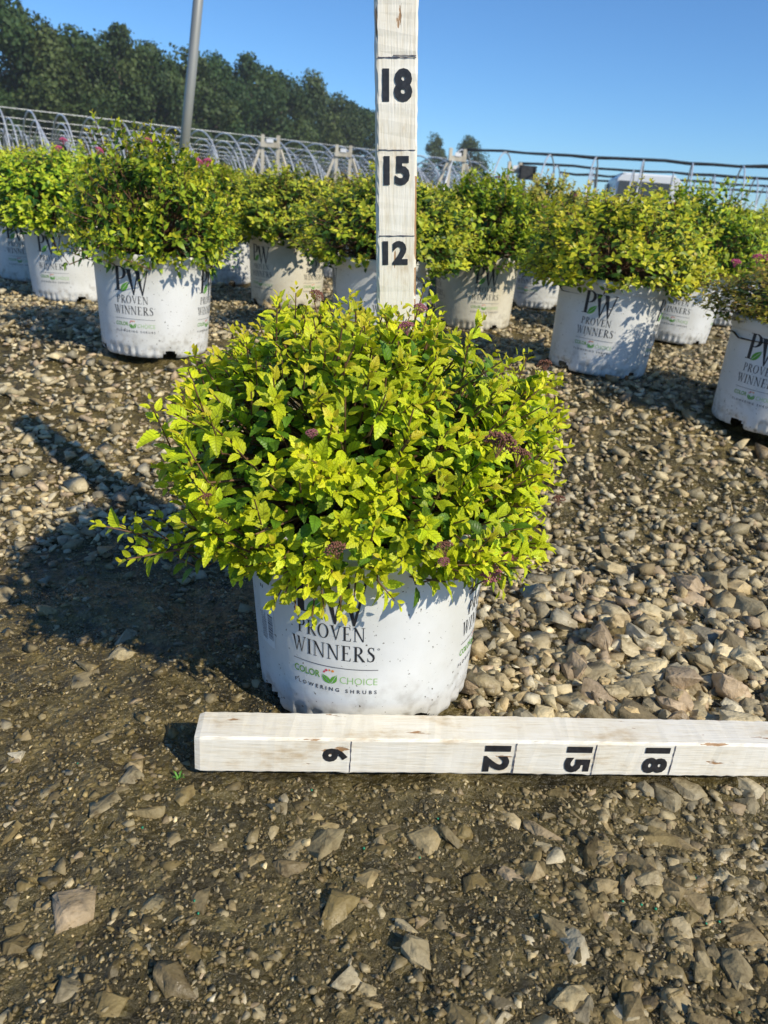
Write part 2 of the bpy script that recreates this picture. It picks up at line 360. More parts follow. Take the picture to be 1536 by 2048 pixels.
# ---- where things stand (x, y, logo turn from facing the camera)
MAIN = (-0.008, 0.735)
POTS = [  # x, y, logo offset deg, foliage variant, foliage scale xyz, cream pot, label
    (-.543, 1.736, -22, 0, (.82, .88, 1.02), 0, 'yellow-green shrub in clean white pot, nearest one at the left, pink blooms on top'),
    (-.051, 2.011, 12, 2, (1.0, 1.0, .84), 0, 'shrub in white pot standing directly behind the upright measuring stick'),
    (.484, 1.879, -10, 1, (1.0, 1.0, .82), 0, 'bright yellow shrub in leaning white pot right of the upright stick, shadow band across it'),
    (.785, 1.585, -22, 3, (.80, .80, .46), 0, 'short bronze-tipped shrub in white pot cut by the right picture edge'),
    (-.984, 2.375, -27, 1, (1.05, 1.05, .86), 0, 'shrub in white pot just behind and left of the nearest left pot'),
    (-.375, 2.60, -44, 4, (1.12, 1.12, .88), 1, 'shrub in greyish pot showing two logos, left of the upright stick'),
    (.228, 2.465, 16, 2, (1.1, 1.1, 1.0), 1, 'shrub in cream coloured pot to the right of the upright stick'),
    (.854, 2.497, 0, 0, (1.08, 1.08, 1.06), 0, 'shrub in tilted white pot behind the leaning pot at right'),
    (-1.287, 2.777, -20, 4, (1, 1, .9), 0, 'shrub in white pot, third one along the far left edge'),
    (-.70, 3.10, 2, 1, (1, 1, .9), 0, 'shrub in white pot glimpsed between the nearest left pot and the greyish pot'),
    (.53, 3.13, -20, 3, (1.15, 1.15, 1.12), 0, 'shrub with dull pink blooms, its pot seen between the cream pot and the leaning pot'),
    (1.22, 3.05, 20, 4, (1, 1, .9), 0, 'shrub at the right whose pot shows above the short bronze shrub'),
    (-1.80, 3.55, 10, 2, (1, 1, .9), 0, 'shrub in white pot at the very left edge, farthest pot visible there'),
    (1.13, 1.12, 30, 2, (.9, .9, .85), 0, 'shrub in white pot nearest on the right, just outside the picture'),
]

# ------------------------------------------------------------------ stones
def hull_stone(seed, n=10, fine=False):
    rg = np.random.default_rng(seed)
    bm = bmesh.new()
    P = rg.normal(size=(n, 3)); P /= np.linalg.norm(P, axis=1)[:, None]
    P = np.sign(P) * np.abs(P) ** .6; P *= (rg.uniform(.88, 1.1, n) if fine else rg.uniform(.75, 1.2, n))[:, None]
    P *= np.array([1, rg.uniform(.6, .9), rg.uniform(.36, .66)])
    for p in P: bm.verts.new(p)
    bmesh.ops.convex_hull(bm, input=bm.verts)
    for v in [v for v in bm.verts if not v.link_faces]: bm.verts.remove(v)
    if fine:
        bmesh.ops.bevel(bm, geom=bm.edges[:], offset=.022, segments=1, affect='EDGES', clamp_overlap=True)
        bmesh.ops.triangulate(bm, faces=bm.faces[:])
        bmesh.ops.subdivide_edges(bm, edges=[e for e in bm.edges if e.calc_length() > .35], cuts=1)
        bmesh.ops.triangulate(bm, faces=bm.faces[:])
        for v in bm.verts: v.co *= 1 + rg.uniform(-.055, .045)
    else:
        bmesh.ops.triangulate(bm, faces=bm.faces[:])
    bm.verts.index_update()
    V = np.array([v.co[:] for v in bm.verts]); T = np.array([[v.index for v in f.verts] for f in bm.faces]); bm.free()
    return V, T
STV = [hull_stone(100 + i, 8 + i % 3) for i in range(32)]
GRV = [hull_stone(200 + i, 8) for i in range(12)]
def rotmats(n, tilt, rg):
    yaw = rg.uniform(0, 2 * math.pi, n); ax = rg.uniform(0, 2 * math.pi, n); t = rg.normal(0, tilt, n)
    cz, sz = np.cos(yaw), np.sin(yaw); Rz = np.zeros((n, 3, 3)); Rz[:, 0, 0] = cz; Rz[:, 0, 1] = -sz; Rz[:, 1, 0] = sz; Rz[:, 1, 1] = cz; Rz[:, 2, 2] = 1
    k = np.stack([np.cos(ax), np.sin(ax), np.zeros(n)], 1); K = np.zeros((n, 3, 3))
    K[:, 0, 1] = -k[:, 2]; K[:, 0, 2] = k[:, 1]; K[:, 1, 0] = k[:, 2]; K[:, 1, 2] = -k[:, 0]; K[:, 2, 0] = -k[:, 1]; K[:, 2, 1] = k[:, 0]
    Rt = np.eye(3) + np.sin(t)[:, None, None] * K + (1 - np.cos(t))[:, None, None] * (K @ K)
    return Rt @ Rz
def scatter(name, pos, size, rot, col, variants, mt):
    Vs, Fs, Cs = [], [], []; b = 0
    which = rng.integers(0, len(variants), len(pos))
    for k, (V, T) in enumerate(variants):
        s = np.where(which == k)[0]
        if not len(s): continue
        W = np.einsum('nij,vj->nvi', rot[s], V) * size[s][:, None, None] + pos[s][:, None, :]
        Vs.append(W.reshape(-1, 3)); Cs.append(np.repeat(col[s], len(V), 0))
        Fs.append((T[None] + (np.arange(len(s)) * len(V))[:, None, None] + b).reshape(-1, 3)); b += len(s) * len(V)
    return mesh_np(name, np.concatenate(Vs), np.concatenate(Fs), [mt], False, np.concatenate(Cs))

STICK_A = np.array([-.1531, .5512]); STICK_D = np.array([.449, .045]); STICK_D = STICK_D / np.linalg.norm(STICK_D)
def blocked(x, y, pad=0.0):
    d = np.zeros(len(x), bool)
    for (px, py, *_r) in POTS + [MAIN]:
        d |= (x - px) ** 2 + (y - py) ** 2 < (.112 + pad) ** 2
    rx, ry = x - STICK_A[0], y - STICK_A[1]
    u = rx * STICK_D[0] + ry * STICK_D[1]; v = -rx * STICK_D[1] + ry * STICK_D[0]
    d |= (u > -.004 - pad) & (v > -.003 - pad) & (v < .042 + pad)
    return d
def gravel_amount(x, y):
    edge = .99 - .52 * sstep((x + .10) / .34) + (noise2(x * 5 + 9, y * 5, 11) - .5) * .28
    return sstep((y - edge) / .22 + .5)
def stone_cols(n, wet, rg):
    base = 1.32 * np.array([[.45, .41, .32], [.41, .38, .30], [.38, .36, .31], [.50, .46, .37], [.35, .31, .23], [.40, .34, .24], [.43, .42, .39], [.38, .32, .27]])
    c = base[rg.integers(0, len(base), n)] * rg.uniform(.42, 1.22, n)[:, None] * np.array([1.10, 1.03, .85])
    mud = np.array([.175, .134, .055])
    k = np.clip(wet, 0, 1)[:, None]
    return c * (1 - k) + mud * rg.uniform(.6, 1.5, n)[:, None] * k

def frustum(x, y, m=.12):
    return np.abs(x) < .53 * np.maximum(y, .2) + m
# main gravel of the bed
n = 100000
yy = .24 + 4.1 * rng.random(n) ** 1.65; xx = (rng.random(n) * 2 - 1) * (.56 * yy + .55)
ga = gravel_amount(xx, yy)
keep = (rng.random(n) < ga * .74 + .015) & ~blocked(xx, yy, .004)
xx, yy, ga = xx[keep], yy[keep], ga[keep]
sz = np.clip(rng.lognormal(math.log(.0074), .42, len(xx)), .0035, .021)
sz *= 1 + .28 * sstep((xx - .08) / .25) * sstep((yy - .6) / .1) * sstep((1.15 - yy) / .2)
sunk = sstep((.66 - yy) / .12)
sz *= 1 - .15 * sunk
lift = rng.uniform(-.3, .45, len(xx)) * (1 - sunk) + rng.uniform(-.55, -.12, len(xx)) * sunk
P = np.stack([xx, yy, ground_z(xx, yy) + lift * sz], 1)
wet = np.clip(.75 - ga * .75 + (noise2(xx * 3.2, yy * 3.2, 21) - .42) * .75 + rng.normal(0, .12, len(xx)), 0, .95)
wet = np.clip(wet + .55 * sunk + .30 * sstep((xx - .15) / .4) * sstep((yy - .75) / .3) - .10 * (1 - sunk), 0, .97)
wet = np.where(yy > 1.5, wet * .8, wet)
bed = dict(p=P, s=sz, c=stone_cols(len(xx), wet, rng))
# stones half sunk in the mud in the foreground
n2 = 8500
y2 = .22 + .85 * rng.random(n2) ** 1.2; x2 = (rng.random(n2) * 2 - 1) * (.53 * y2 + .15)
k2 = ~blocked(x2, y2, .006) & (rng.random(n2) < .40 + .45 * sstep((x2 + .05) / .3))
x2, y2 = x2[k2], y2[k2]
s2 = np.clip(rng.lognormal(math.log(.0046), .62, len(x2)), .0022, .022)
P2 = np.stack([x2, y2, ground_z(x2, y2) - .30 * s2 + rng.uniform(-.20, .14, len(x2)) * s2], 1)
w2 = np.clip(rng.normal(.62, .27, len(x2)), .05, 1)
c2 = stone_cols(len(x2), w2, rng)
AP = np.concatenate([bed['p'], P2]); AS = np.concatenate([bed['s'], s2]); AC = np.concatenate([bed['c'], c2])
AR = rotmats(len(AP), .42, rng)
# the three hundred that show largest become stones of their own
cam_p = np.array([0, 0, CAM_H]); rel = AP - cam_p
zc = rel @ np.array(fw); xc = (rel @ np.array(crt)) / zc * 1539 + 768; yc = 1024 - (rel @ np.array(cup)) / zc * 1539
vis = (xc > -10) & (xc < 1546) & (yc < 2058) & ~((xc > 330) & (xc < 1130) & (yc < 1430) & (yc > 620)) & (AS < .03)
score = np.where(vis, AS / zc, 0)
order = np.argsort(-score); big = order[:300]; rest = order[300:]
FINE = []
for i in range(20):
    V, T = hull_stone(400 + i, 13, True); FINE.append(mesh_np('stone', V, T, [MT['stone_o']]))
for j, i in enumerate(big):
    o = link('stone', FINE[j % 20], ground)
    m4 = Matrix(AR[i].tolist()).to_4x4() @ Matrix.Scale(float(AS[i]) * 1.08, 4); m4.translation = Vector(AP[i]); o.matrix_local = m4
    o.color = (*AC[i], 1)
gravel = link('gravel', scatter('gravel', AP[rest], AS[rest], AR[rest], AC[rest], STV, MT['stone']))
tag(gravel, 'loose crushed limestone gravel covering the bed and aisle', 'gravel', kind='stuff')
# fine grit in the mud
n3 = 46000
y3 = .20 + 1.15 * rng.random(n3) ** 1.35; x3 = (rng.random(n3) * 2 - 1) * (.53 * y3 + .1)
k3 = ~blocked(x3, y3, .001); x3, y3 = x3[k3], y3[k3]
s3 = np.clip(rng.lognormal(math.log(.0017), .45, len(x3)), .0008, .0050)
P3 = np.stack([x3, y3, ground_z(x3, y3) + rng.uniform(-.5, .2, len(x3)) * s3], 1)
c3 = stone_cols(len(x3), np.clip(rng.normal(.84, .22, len(x3)), 0, 1), rng)
lime = rng.random(len(x3)) < .05; c3[lime] *= 2.0
grit = link('grit', scatter('grit', P3, s3, rotmats(len(x3), .6, rng), c3, GRV, MT['stone']))
tag(grit, 'fine wet grit and pebbles pressed into the brown mud', 'grit', kind='stuff')

# ------------------------------------------------------------------ lettering for the pots
class Print:
    """flat shapes in metres (u along the wall, v up), wrapped on the pot wall"""
    def __init__(s): s.q = []           # (poly points, material index, layer)
    def quad(s, a, b, c, d, m, sub=1):
        for i in range(sub):
            t0, t1 = i / sub, (i + 1) / sub
            L = lambda p, q, t: (p[0] + (q[0] - p[0]) * t, p[1] + (q[1] - p[1]) * t)
            s.q.append(([L(a, b, t0), L(a, b, t1), L(d, c, t1), L(d, c, t0)], m, len(s.q) % 7))
    def rect(s, x0, y0, x1, y1, m):
        s.quad((x0, y0), (x1, y0), (x1, y1), (x0, y1), m, max(1, int(abs(x1 - x0) / .005)))
    def strip(s, A, B, m):
        for i in range(len(A) - 1): s.q.append(([A[i], A[i + 1], B[i + 1], B[i]], m, len(s.q) % 7))
    def poly(s, P, m): s.q.append((P, m, len(s.q) % 7))
    def disc(s, x, y, r, m, n=10): s.poly([(x + r * math.cos(2 * math.pi * k / n), y + r * math.sin(2 * math.pi * k / n)) for k in range(n)], m)
def glyph(pr, ch, x, y, h, m, st=.145, th=.055, xs=1.0):
    """serif capital; returns its advance"""
    X = lambda a: x + a * h * xs; Y = lambda b: y + b * h
    rc = lambda a, b, c, d: pr.rect(X(a), Y(b), X(c), Y(d), m)
    qd = lambda *p: pr.quad(*[(X(a), Y(b)) for a, b in p], m, 3)
    def arc(cx, cy, ro, so, ri, si, a0, a1, n=12):
        A = [(X(cx + ro * math.cos(R(a0 + (a1 - a0) * i / n))), Y(cy + so * math.sin(R(a0 + (a1 - a0) * i / n)))) for i in range(n + 1)]
        B = [(X(cx + ri * math.cos(R(a0 + (a1 - a0) * i / n))), Y(cy + si * math.sin(R(a0 + (a1 - a0) * i / n)))) for i in range(n + 1)]
        pr.strip(A, B, m)
    if ch in 'PR':
        rc(.10, .03, .10 + st, .97); rc(0, 0, .34, .03); rc(0, .97, .30, 1)
        arc(.29, .735, .33, .265, .33 - st, .225, -90, 90); rc(.235, .47, .29, .51); rc(.235, .96, .29, .97)
        if ch == 'P': return .70
        qd((.27, .47), (.42, .47), (.80, 0), (.62, 0)); return .80
    if ch == 'O':
        arc(.44, .5, .43, .515, .43 - st * 1.02, .475, 0, 360, 28); return .92
    if ch == 'V':
        qd((.04, .97), (.04 + st * 1.15, .97), (.44, 0), (.38, 0)); qd((.66, .97), (.66 + th, .97), (.44, .02), (.40, .10))
        rc(-.05, .97, .28, 1); rc(.56, .97, .80, 1); return .80
    if ch == 'W':
        w = .56
        for o in (0, .40):
            qd((o + .04, .97), (o + .04 + st * 1.1, .97), (o + .38, -.02), (o + .335, -.02))
            qd((o + .57, .97), (o + .57 + th, .97), (o + .38, -.01), (o + .35, .10))
        rc(-.05, .97, .25, 1); rc(.38, .97, .60, 1); rc(.86, .97, 1.10, 1); return 1.10
    if ch == 'E':
        rc(.10, .03, .10 + st, .97); rc(0, 0, .60, .035); rc(0, .965, .57, 1); rc(.235, .49, .44, .53)
        qd((.60, 0), (.64, .22), (.615, .22), (.54, .035)); qd((.57, 1), (.585, .80), (.56, .80), (.51, .965)); rc(.42, .42, .445, .60); return .70
    if ch == 'N':
        rc(.11, .03, .11 + th, .97); rc(.70, .0, .70 + th, .97); qd((.05, .97), (.05 + st * 1.25, .97), (.75, 0), (.66, .0))
        rc(0, 0, .27, .03); rc(.60, .97, .86, 1); rc(-.04, .97, .16, 1); return .90
    if ch == 'I':
        rc(.10, .03, .10 + st, .97); rc(0, 0, .335, .03); rc(0, .97, .335, 1); return .38
    if ch == 'S':
        C = [(.46, .80), (.42, .91), (.29, .965), (.16, .92), (.11, .78), (.17, .65), (.30, .54), (.43, .42), (.47, .27), (.41, .10), (.26, .03), (.12, .08), (.06, .22)]
        W = [.03, .05, .05, .08, .11, .13, .15, .15, .13, .10, .05, .05, .03]
        A, B = [], []
        for i in range(len(C)):
            p, q = C[max(0, i - 1)], C[min(len(C) - 1, i + 1)]; dx, dy = q[0] - p[0], q[1] - p[1]; L = math.hypot(dx, dy)
            nx_, ny_ = -dy / L * W[i] / 2, dx / L * W[i] / 2
            A.append((X(C[i][0] + nx_), Y(C[i][1] + ny_))); B.append((X(C[i][0] - nx_), Y(C[i][1] - ny_)))
        pr.strip(A, B, m); rc(.45, .74, .475, .97); rc(.045, .03, .07, .28); return .56
    return .4
def serif(pr, txt, cx, y, h, m, gap=.09, **k):
    tmp = Print(); x = 0; xs = k.get('xs', 1.0)
    for c in txt: x += (glyph(tmp, c, 0, 0, 1, 0, **k) + gap)
    x = cx - (x - gap) * h * xs / 2
    for c in txt: x += (glyph(pr, c, x, y, h, m, **k) + gap) * h * xs
def font_tris(txt, size=1.0, bold=0.0, space=1.0):
    cu = bpy.data.curves.new('t', 'FONT'); cu.body = txt; cu.size = size; cu.offset = bold; cu.space_character = space
    cu.resolution_u = 3; cu.fill_mode = 'FRONT'
    ob = bpy.data.objects.new('t', cu); COL.objects.link(ob)
    dg = bpy.context.evaluated_depsgraph_get(); ev = ob.evaluated_get(dg); me = ev.to_mesh()
    V = np.array([v.co[:2] for v in me.vertices]); T = [tuple(p.vertices) for p in me.polygons]
    ev.to_mesh_clear(); bpy.data.objects.remove(ob); bpy.data.curves.remove(cu)
    return V, T
def sans(pr, txt, x0, x1, y, h, m, bold=0.0, space=1.0):
    """text fitted between x0 and x1 with cap height h"""
    V, T = font_tris(txt, 1.0, bold, space)
    lo, hi = V.min(0), V.max(0); V = (V - lo) / (hi - lo) * np.array([x1 - x0, h]) + np.array([x0, y])
    for t in T: pr.q.append(([tuple(V[i]) for i in t], m, 0))
def leafpoly(pr, x, y, L, wd, ang, m, m2=None):
    c, s_ = math.cos(R(ang)), math.sin(R(ang)); n = 9
    up = [(L * i / n, wd * math.sin(math.pi * (i / n) ** .85)) for i in range(n + 1)]; dn = [(a, -b) for a, b in up]
    T = lambda p: (x + p[0] * c - p[1] * s_, y + p[0] * s_ + p[1] * c)
    pr.strip([T(p) for p in up], [T((p[0], .0004)) for p in up], m); pr.strip([T((p[0], -.0004)) for p in dn], [T(p) for p in dn], m2 if m2 is not None else m)

PRB, PRT, PH = .1135, .1250, .210
def pot_r(z): return PRB + (PRT - PRB) * z / PH
def wrap(pr, name, mats):
    V, F, Mi = [], [], []
    for P, m, lay in pr.q:
        b = len(V)
        for u, v in P:
            r = pot_r(v) + .00030 + .000018 * lay; a = u / pot_r(v)
            V.append((r * math.sin(a), -r * math.cos(a), v))
        F.append(tuple(range(b, b + len(P)))); Mi.append(m)
    # normals outwards
    me = mesh_np(name, V, F, mats, midx=Mi)
    return me
def logo():
    pr = Print()
    # PW monogram with a leaf between
    glyph(pr, 'P', -.0390, .136, .049, 0, st=.16, xs=.95); glyph(pr, 'W', -.0120, .130, .050, 0, st=.19, th=.06, xs=.90)
    leafpoly(pr, -.0245, .1345, .028, .0062, 47, 2, 2)
    serif(pr, 'PROVEN', -.001, .1120, .0155, 0, xs=.83); serif(pr, 'WINNERS', 0, .0895, .0170, 0, xs=.84)
    sans(pr, 'o', .0440, .0462, .1030, .0022, 0)
    pr.rect(-.041, .0800, .045, .0807, 1)
    sans(pr, 'COLOR', -.0405, -.0115, .0655, .0078, 3, bold=.018)
    sans(pr, 'CHOICE', .0085, .0445, .0630, .0078, 4, bold=-.012)
    leafpoly(pr, -.0012, .0610, .0125, .0033, 132, 2, 2); leafpoly(pr, -.0002, .0610, .0120, .0030, 62, 2, 2)
    pr.disc(-.0072, .0735, .0012, 5); pr.disc(-.0050, .0757, .0014, 5); pr.disc(-.0018, .0762, .0011, 6); pr.disc(.0014, .0757, .0014, 6)
    sans(pr, 'FLOWERING SHRUBS', -.0405, .0440, .0525, .0043, 1, bold=.02, space=1.7)
    return wrap(pr, 'printed_logo', [MT['ink'], MT['ink2'], MT['green'], MT['dgreen'], MT['lgreen'], MT['red'], MT['orange']])
LOGO = logo()
def barcode():
    pr = Print(); pr.rect(-.016, .075, .010, .150, 0)
    me_q = []; x = -.0145
    rg = random.Random(4)
    y = .084
    while y < .112:
        t = rg.choice((.0006, .0009, .0014)); me_q.append((-.001, y, .008, y + t)); y += t + rg.choice((.0006, .0009))
    for q in me_q: pr.q.append(([(q[0], q[1]), (q[2], q[1]), (q[2], q[3]), (q[0], q[3])], 1, 12))
    for k in range(7):
        u = -.0145 + k * .0016; L = rg.uniform(.018, .034); v = .080
        while v < .080 + L:
            d = rg.uniform(.001, .003); pr.q.append(([(u, v), (u + .0006, v), (u + .0006, v + d), (u, v + d)], 1, 12)); v += d + .0008
    for u in (-.012, -.008): pr.q.append(([(u, .138), (u + .0018, .138), (u + .0018, .1415), (u, .1415)], 1, 12))
    return wrap(pr, 'barcode_label', [MT['paper'], MT['ink2']])
BARCODE = barcode()

# ------------------------------------------------------------------ pot
def make_pot(material, seed=0):
    n = 160; V = []; F = []
    prof = [(.0, -.006), (.004, -.002), (.010, 0), (.016, 0), (.021, 0), (.026, 0), (.032, 0), (.06, 0), (.10, 0), (.15, 0), (.184, 0), (.1865, .0015), (.189, .0042), (.206, .0046), (.2095, .0036), (.210, .0020)]
    def scal(a):                       # flutes round the foot
        k = (a / (2 * math.pi) * 40) % 1.0
        q = (a / (2 * math.pi) * 8) % 1.0
        return max(0, math.sin(math.pi * k)) ** .55 * (1 if .15 < q < .92 else .25)
    for z, dr in prof:
        for i in range(n):
            a = 2 * math.pi * i / n
            r = pot_r(z) + dr
            if z < .030:
                top = .024
                f = scal(a) * (1 if z < top - .004 else (.55 if z < top else 0))
                r -= .0052 * (1 - f) * 0 + .0048 * f
            r += (.0004 * math.sin(3 * a + seed) + .0003 * math.sin(7 * a)) * max(0, 1 - z / .045)
            V.append((r * math.sin(a), -r * math.cos(a), z))
    m = len(prof)
    notch = {int(n * (k + .35) / 4) + d for k in range(4) for d in range(-3, 4)}
    for j in range(m - 1):
        for i in range(n):
            wide = {int(n * (k + .35) / 4) + d for k in range(4) for d in ((-2, -1, 0, 1, 2) if j == 2 else (-3, -2, -1, 0, 1, 2, 3))}
            if j < 3 and i in wide: continue
            F.append((j * n + i, j * n + (i + 1) % n, (j + 1) * n + (i + 1) % n, (j + 1) * n + i))
    # inner wall and floor
    b = len(V)
    inner = [(.210, -.0008), (.19, -.004), (.10, -.004), (.02, -.012), (.014, -.02)]
    for z, dr in inner:
        for i in range(n):
            a = 2 * math.pi * i / n; r = pot_r(z) + dr; V.append((r * math.sin(a), -r * math.cos(a), z))
    for i in range(n): F.append(((m - 1) * n + i, (m - 1) * n + (i + 1) % n, b + (i + 1) % n, b + i))
    for j in range(len(inner) - 1):
        for i in range(n): F.append((b + j * n + i, b + j * n + (i + 1) % n, b + (j + 1) * n + (i + 1) % n, b + (j + 1) * n + i))
    F.append(tuple(b + (len(inner) - 1) * n + i for i in range(n)))
    return mesh_np('pot', V, F, [material], True)
POT = [make_pot(MT['pot']), make_pot(MT['pot_cream'], 2)]
def soil_mesh():
    V = [(0, 0, .185)]; F = []; n = 28
    for k, rr in enumerate((.03, .06, .09, .1175)):
        for i in range(n):
            a = 2 * math.pi * i / n; V.append((rr * math.cos(a), rr * math.sin(a), .183 + random.uniform(-.004, .006) - .004 * (k == 3)))
    for i in range(n): F.append((0, 1 + i, 1 + (i + 1) % n))
    for k in range(3):
        for i in range(n): F.append((1 + k * n + i, 1 + (k + 1) * n + i, 1 + (k + 1) * n + (i + 1) % n, 1 + k * n + (i + 1) % n))
    return mesh_np('soil', V, F, [MT['soil']], True)
SOIL = soil_mesh()

# ------------------------------------------------------------------ leaves
def leaf_shape(nseg, serr=0.0, fold=.28, bend=.30, twist=0.0, wid=.30):
    V = []; F = []
    ys = [i / nseg for i in range(nseg + 1)]
    for y in ys:
        V.append((0, y, -bend * y * y + .02))
    def side(sg):
        base = len(V); ids = []
        for i, y in enumerate(ys[1:-1]):
            wv = wid * (math.sin(math.pi * y ** .78)) ** .85 * (1.0 if y < .6 else 1 - .25 * (y - .6))
            wv *= 1 + serr * (1 if i % 2 else -1)
            V.append((sg * wv, y + (.04 if serr else 0) - .02, fold * wv - bend * y * y + twist * sg * y)); ids.append(base + i)
        for i in range(nseg):
            a, b = i, i + 1
            l0 = ids[i - 1] if i > 0 else None; l1 = ids[i] if i < nseg - 1 else None
            f = [a, b] + ([l1] if l1 is not None else []) + ([l0] if l0 is not None else [])
            F.append(tuple(f if sg < 0 else f[::-1]))
    side(1); side(-1)
    T = []
    for f in F:
        T.append((f[0], f[1], f[2]))
        if len(f) == 4: T.append((f[0], f[2], f[3]))
    return np.array(V), np.array(T)
LEAF_HI = [leaf_shape(16, .085, .30 + .12 * k, .14 + .12 * k, .03 * (k - 1), .245 + .018 * k) for k in range(4)]
LEAF_MID = [leaf_shape(10, .085, .38, .18, 0, .255), leaf_shape(10, .085, .25, .38, .04, .275)]
LEAF_LO = [leaf_shape(4, 0, .35, .25, 0, .27), leaf_shape(4, 0, .2, .45, .05, .29)]

def norm(a): return a / np.maximum(np.linalg.norm(a, axis=-1, keepdims=True), 1e-9)
def shrub(seed, c, rx, ry, rz, rlow, nshoot, nleaf, lsize, pal, el_min=-28, power=2.5, fill=900, extra=(), length=.075, lump=.10, radial=None, vary=.16, ragged=.075):
    """returns leaf frames and stems; shoots end on a lumpy superellipsoid shell"""
    rg = np.random.default_rng(seed); c = np.array(c, float)
    D = []
    while len(D) < nshoot:
        v = rg.normal(size=3); v /= np.linalg.norm(v)
        if v[2] > math.sin(R(el_min)): D.append(v)
    D = np.array(D)
    ph = rg.uniform(0, 6.28, 6)
    def shell(d):
        rzz = np.where(d[:, 2] > 0, rz, rlow)
        r = (np.abs(d[:, 0] / rx) ** power + np.abs(d[:, 1] / ry) ** power + np.abs(d[:, 2] / rzz) ** power) ** (-1 / power)
        a = np.arctan2(d[:, 1], d[:, 0]); e = np.arcsin(np.clip(d[:, 2], -1, 1))
        r = r * (1 + lump * (.35 * np.sin(3 * a + ph[0]) * np.cos(e) + .35 * np.sin(5 * a + 4 * e + ph[1]) + .35 * np.sin(7 * e + 2 * a + ph[2]) + .4 * np.sin(9 * a + ph[3]) * np.sin(10 * e + ph[4])))
        if radial is not None: r = r * radial(d)
        return r
    tips = c + D * (shell(D) * (1 + rg.normal(-.02, ragged, nshoot)))[:, None]
    axis_ = norm(D * .8 + np.array([.16, -.14, .42]) + rg.normal(0, .25, (nshoot, 3)))
    root = np.array([c[0], c[1], .20]) + rg.normal(0, .02, (nshoot, 3)) * np.array([1, 1, .1])
    roots = root
    if len(extra):
        ex = np.array([e[:3] for e in extra]); ea = norm(np.array([e[3:6] for e in extra]))
        tips = np.concatenate([tips, ex]); axis_ = np.concatenate([axis_, ea])
        D = np.concatenate([D, norm(ex - c)]); roots = np.concatenate([roots, np.tile([c[0], c[1], .21], (len(ex), 1))])
    ns = len(tips)
    L = length * rg.uniform(.65, 1.3, ns)
    pos, dirs, nor, size, tt = [], [], [], [], []
    for k in range(nleaf):
        t = k / (nleaf - 1)                    # 0 low on the shoot, 1 at the tip
        p = tips - axis_ * (L * (1 - t) ** 1.25)[:, None]
        ang = 2.399 * k + rg.uniform(0, 6.28, ns) * (k == 0) + np.arange(ns) * 1.7
        ref = np.where(np.abs(axis_[:, 2:3]) < .9, np.array([[0, 0, 1.]]), np.array([[1., 0, 0]]))
        s1 = norm(np.cross(axis_, ref)); s2 = np.cross(axis_, s1)
        out = s1 * np.cos(ang)[:, None] + s2 * np.sin(ang)[:, None]
        op = R(72) * (1 - t) + R(24) * t + rg.normal(0, .2, ns)
        d = norm(axis_ * np.cos(op)[:, None] + out * np.sin(op)[:, None] + rg.normal(0, .10, (ns, 3)))
        nn = norm(axis_ * .8 + np.array([.22, -.20, .36]) + rg.normal(0, .16, (ns, 3)))
        s = lsize * (1.0 if t < .45 else 1 - .72 * ((t - .45) / .55) ** 1.1) * rg.uniform(.65, 1.2, ns) * (.8 + .2 * min(1, 3 * t + .3))
        pos.append(p + d * .003); dirs.append(d); nor.append(nn); size.append(s); tt.append(np.full(ns, t))
    # older leaves deeper inside
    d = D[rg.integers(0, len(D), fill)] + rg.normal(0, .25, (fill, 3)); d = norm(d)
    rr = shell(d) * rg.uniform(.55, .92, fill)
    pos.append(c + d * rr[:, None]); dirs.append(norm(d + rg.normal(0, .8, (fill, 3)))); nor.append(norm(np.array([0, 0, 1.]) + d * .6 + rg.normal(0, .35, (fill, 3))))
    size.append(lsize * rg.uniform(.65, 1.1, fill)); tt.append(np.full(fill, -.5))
    pos, dirs, nor, size, tt = map(np.concatenate, (pos, dirs, nor, size, tt))
    side = norm(np.cross(dirs, nor)); nor = np.cross(side, dirs)
    n = len(pos)
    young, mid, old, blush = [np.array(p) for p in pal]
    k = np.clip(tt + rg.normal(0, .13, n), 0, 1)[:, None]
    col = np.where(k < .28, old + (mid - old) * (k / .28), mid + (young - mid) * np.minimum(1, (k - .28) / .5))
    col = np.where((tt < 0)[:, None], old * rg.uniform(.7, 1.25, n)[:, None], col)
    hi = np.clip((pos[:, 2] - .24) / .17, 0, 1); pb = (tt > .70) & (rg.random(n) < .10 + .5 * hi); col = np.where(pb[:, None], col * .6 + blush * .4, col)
    # whole shoots differ a little
    sh = np.concatenate([np.tile(rg.uniform(1 - vary * 1.1, 1 + vary * .7, ns), nleaf), np.ones(fill)])
    col = col * sh[:, None] * rg.uniform(.86, 1.12, n)[:, None]
    fr = np.stack([side, dirs, nor], -1)
    return dict(p=pos, f=fr, s=size, c=np.clip(col, .004, .9), tips=tips, ax=axis_, roots=roots, L=L)
def leaves_mesh(name, S, sel, shapes, mt):
    rg = np.random.default_rng(5)
    which = rg.integers(0, len(shapes), len(sel)); Vs, Fs, Cs, Ls = [], [], [], []; b = 0
    for k, (V, T) in enumerate(shapes):
        s = sel[which == k]
        if not len(s): continue
        W = np.einsum('nij,vj->nvi', S['f'][s], V) * S['s'][s][:, None, None] + S['p'][s][:, None, :]
        Vs.append(W.reshape(-1, 3)); Cs.append(np.repeat(S['c'][s], len(V), 0)); Ls.append(np.tile(V, (len(s), 1)))
        Fs.append((T[None] + (np.arange(len(s)) * len(V))[:, None, None] + b).reshape(-1, 3)); b += len(s) * len(V)
    return mesh_np(name, np.concatenate(Vs), np.concatenate(Fs), [mt], True, np.concatenate(Cs), lc=np.concatenate(Ls))
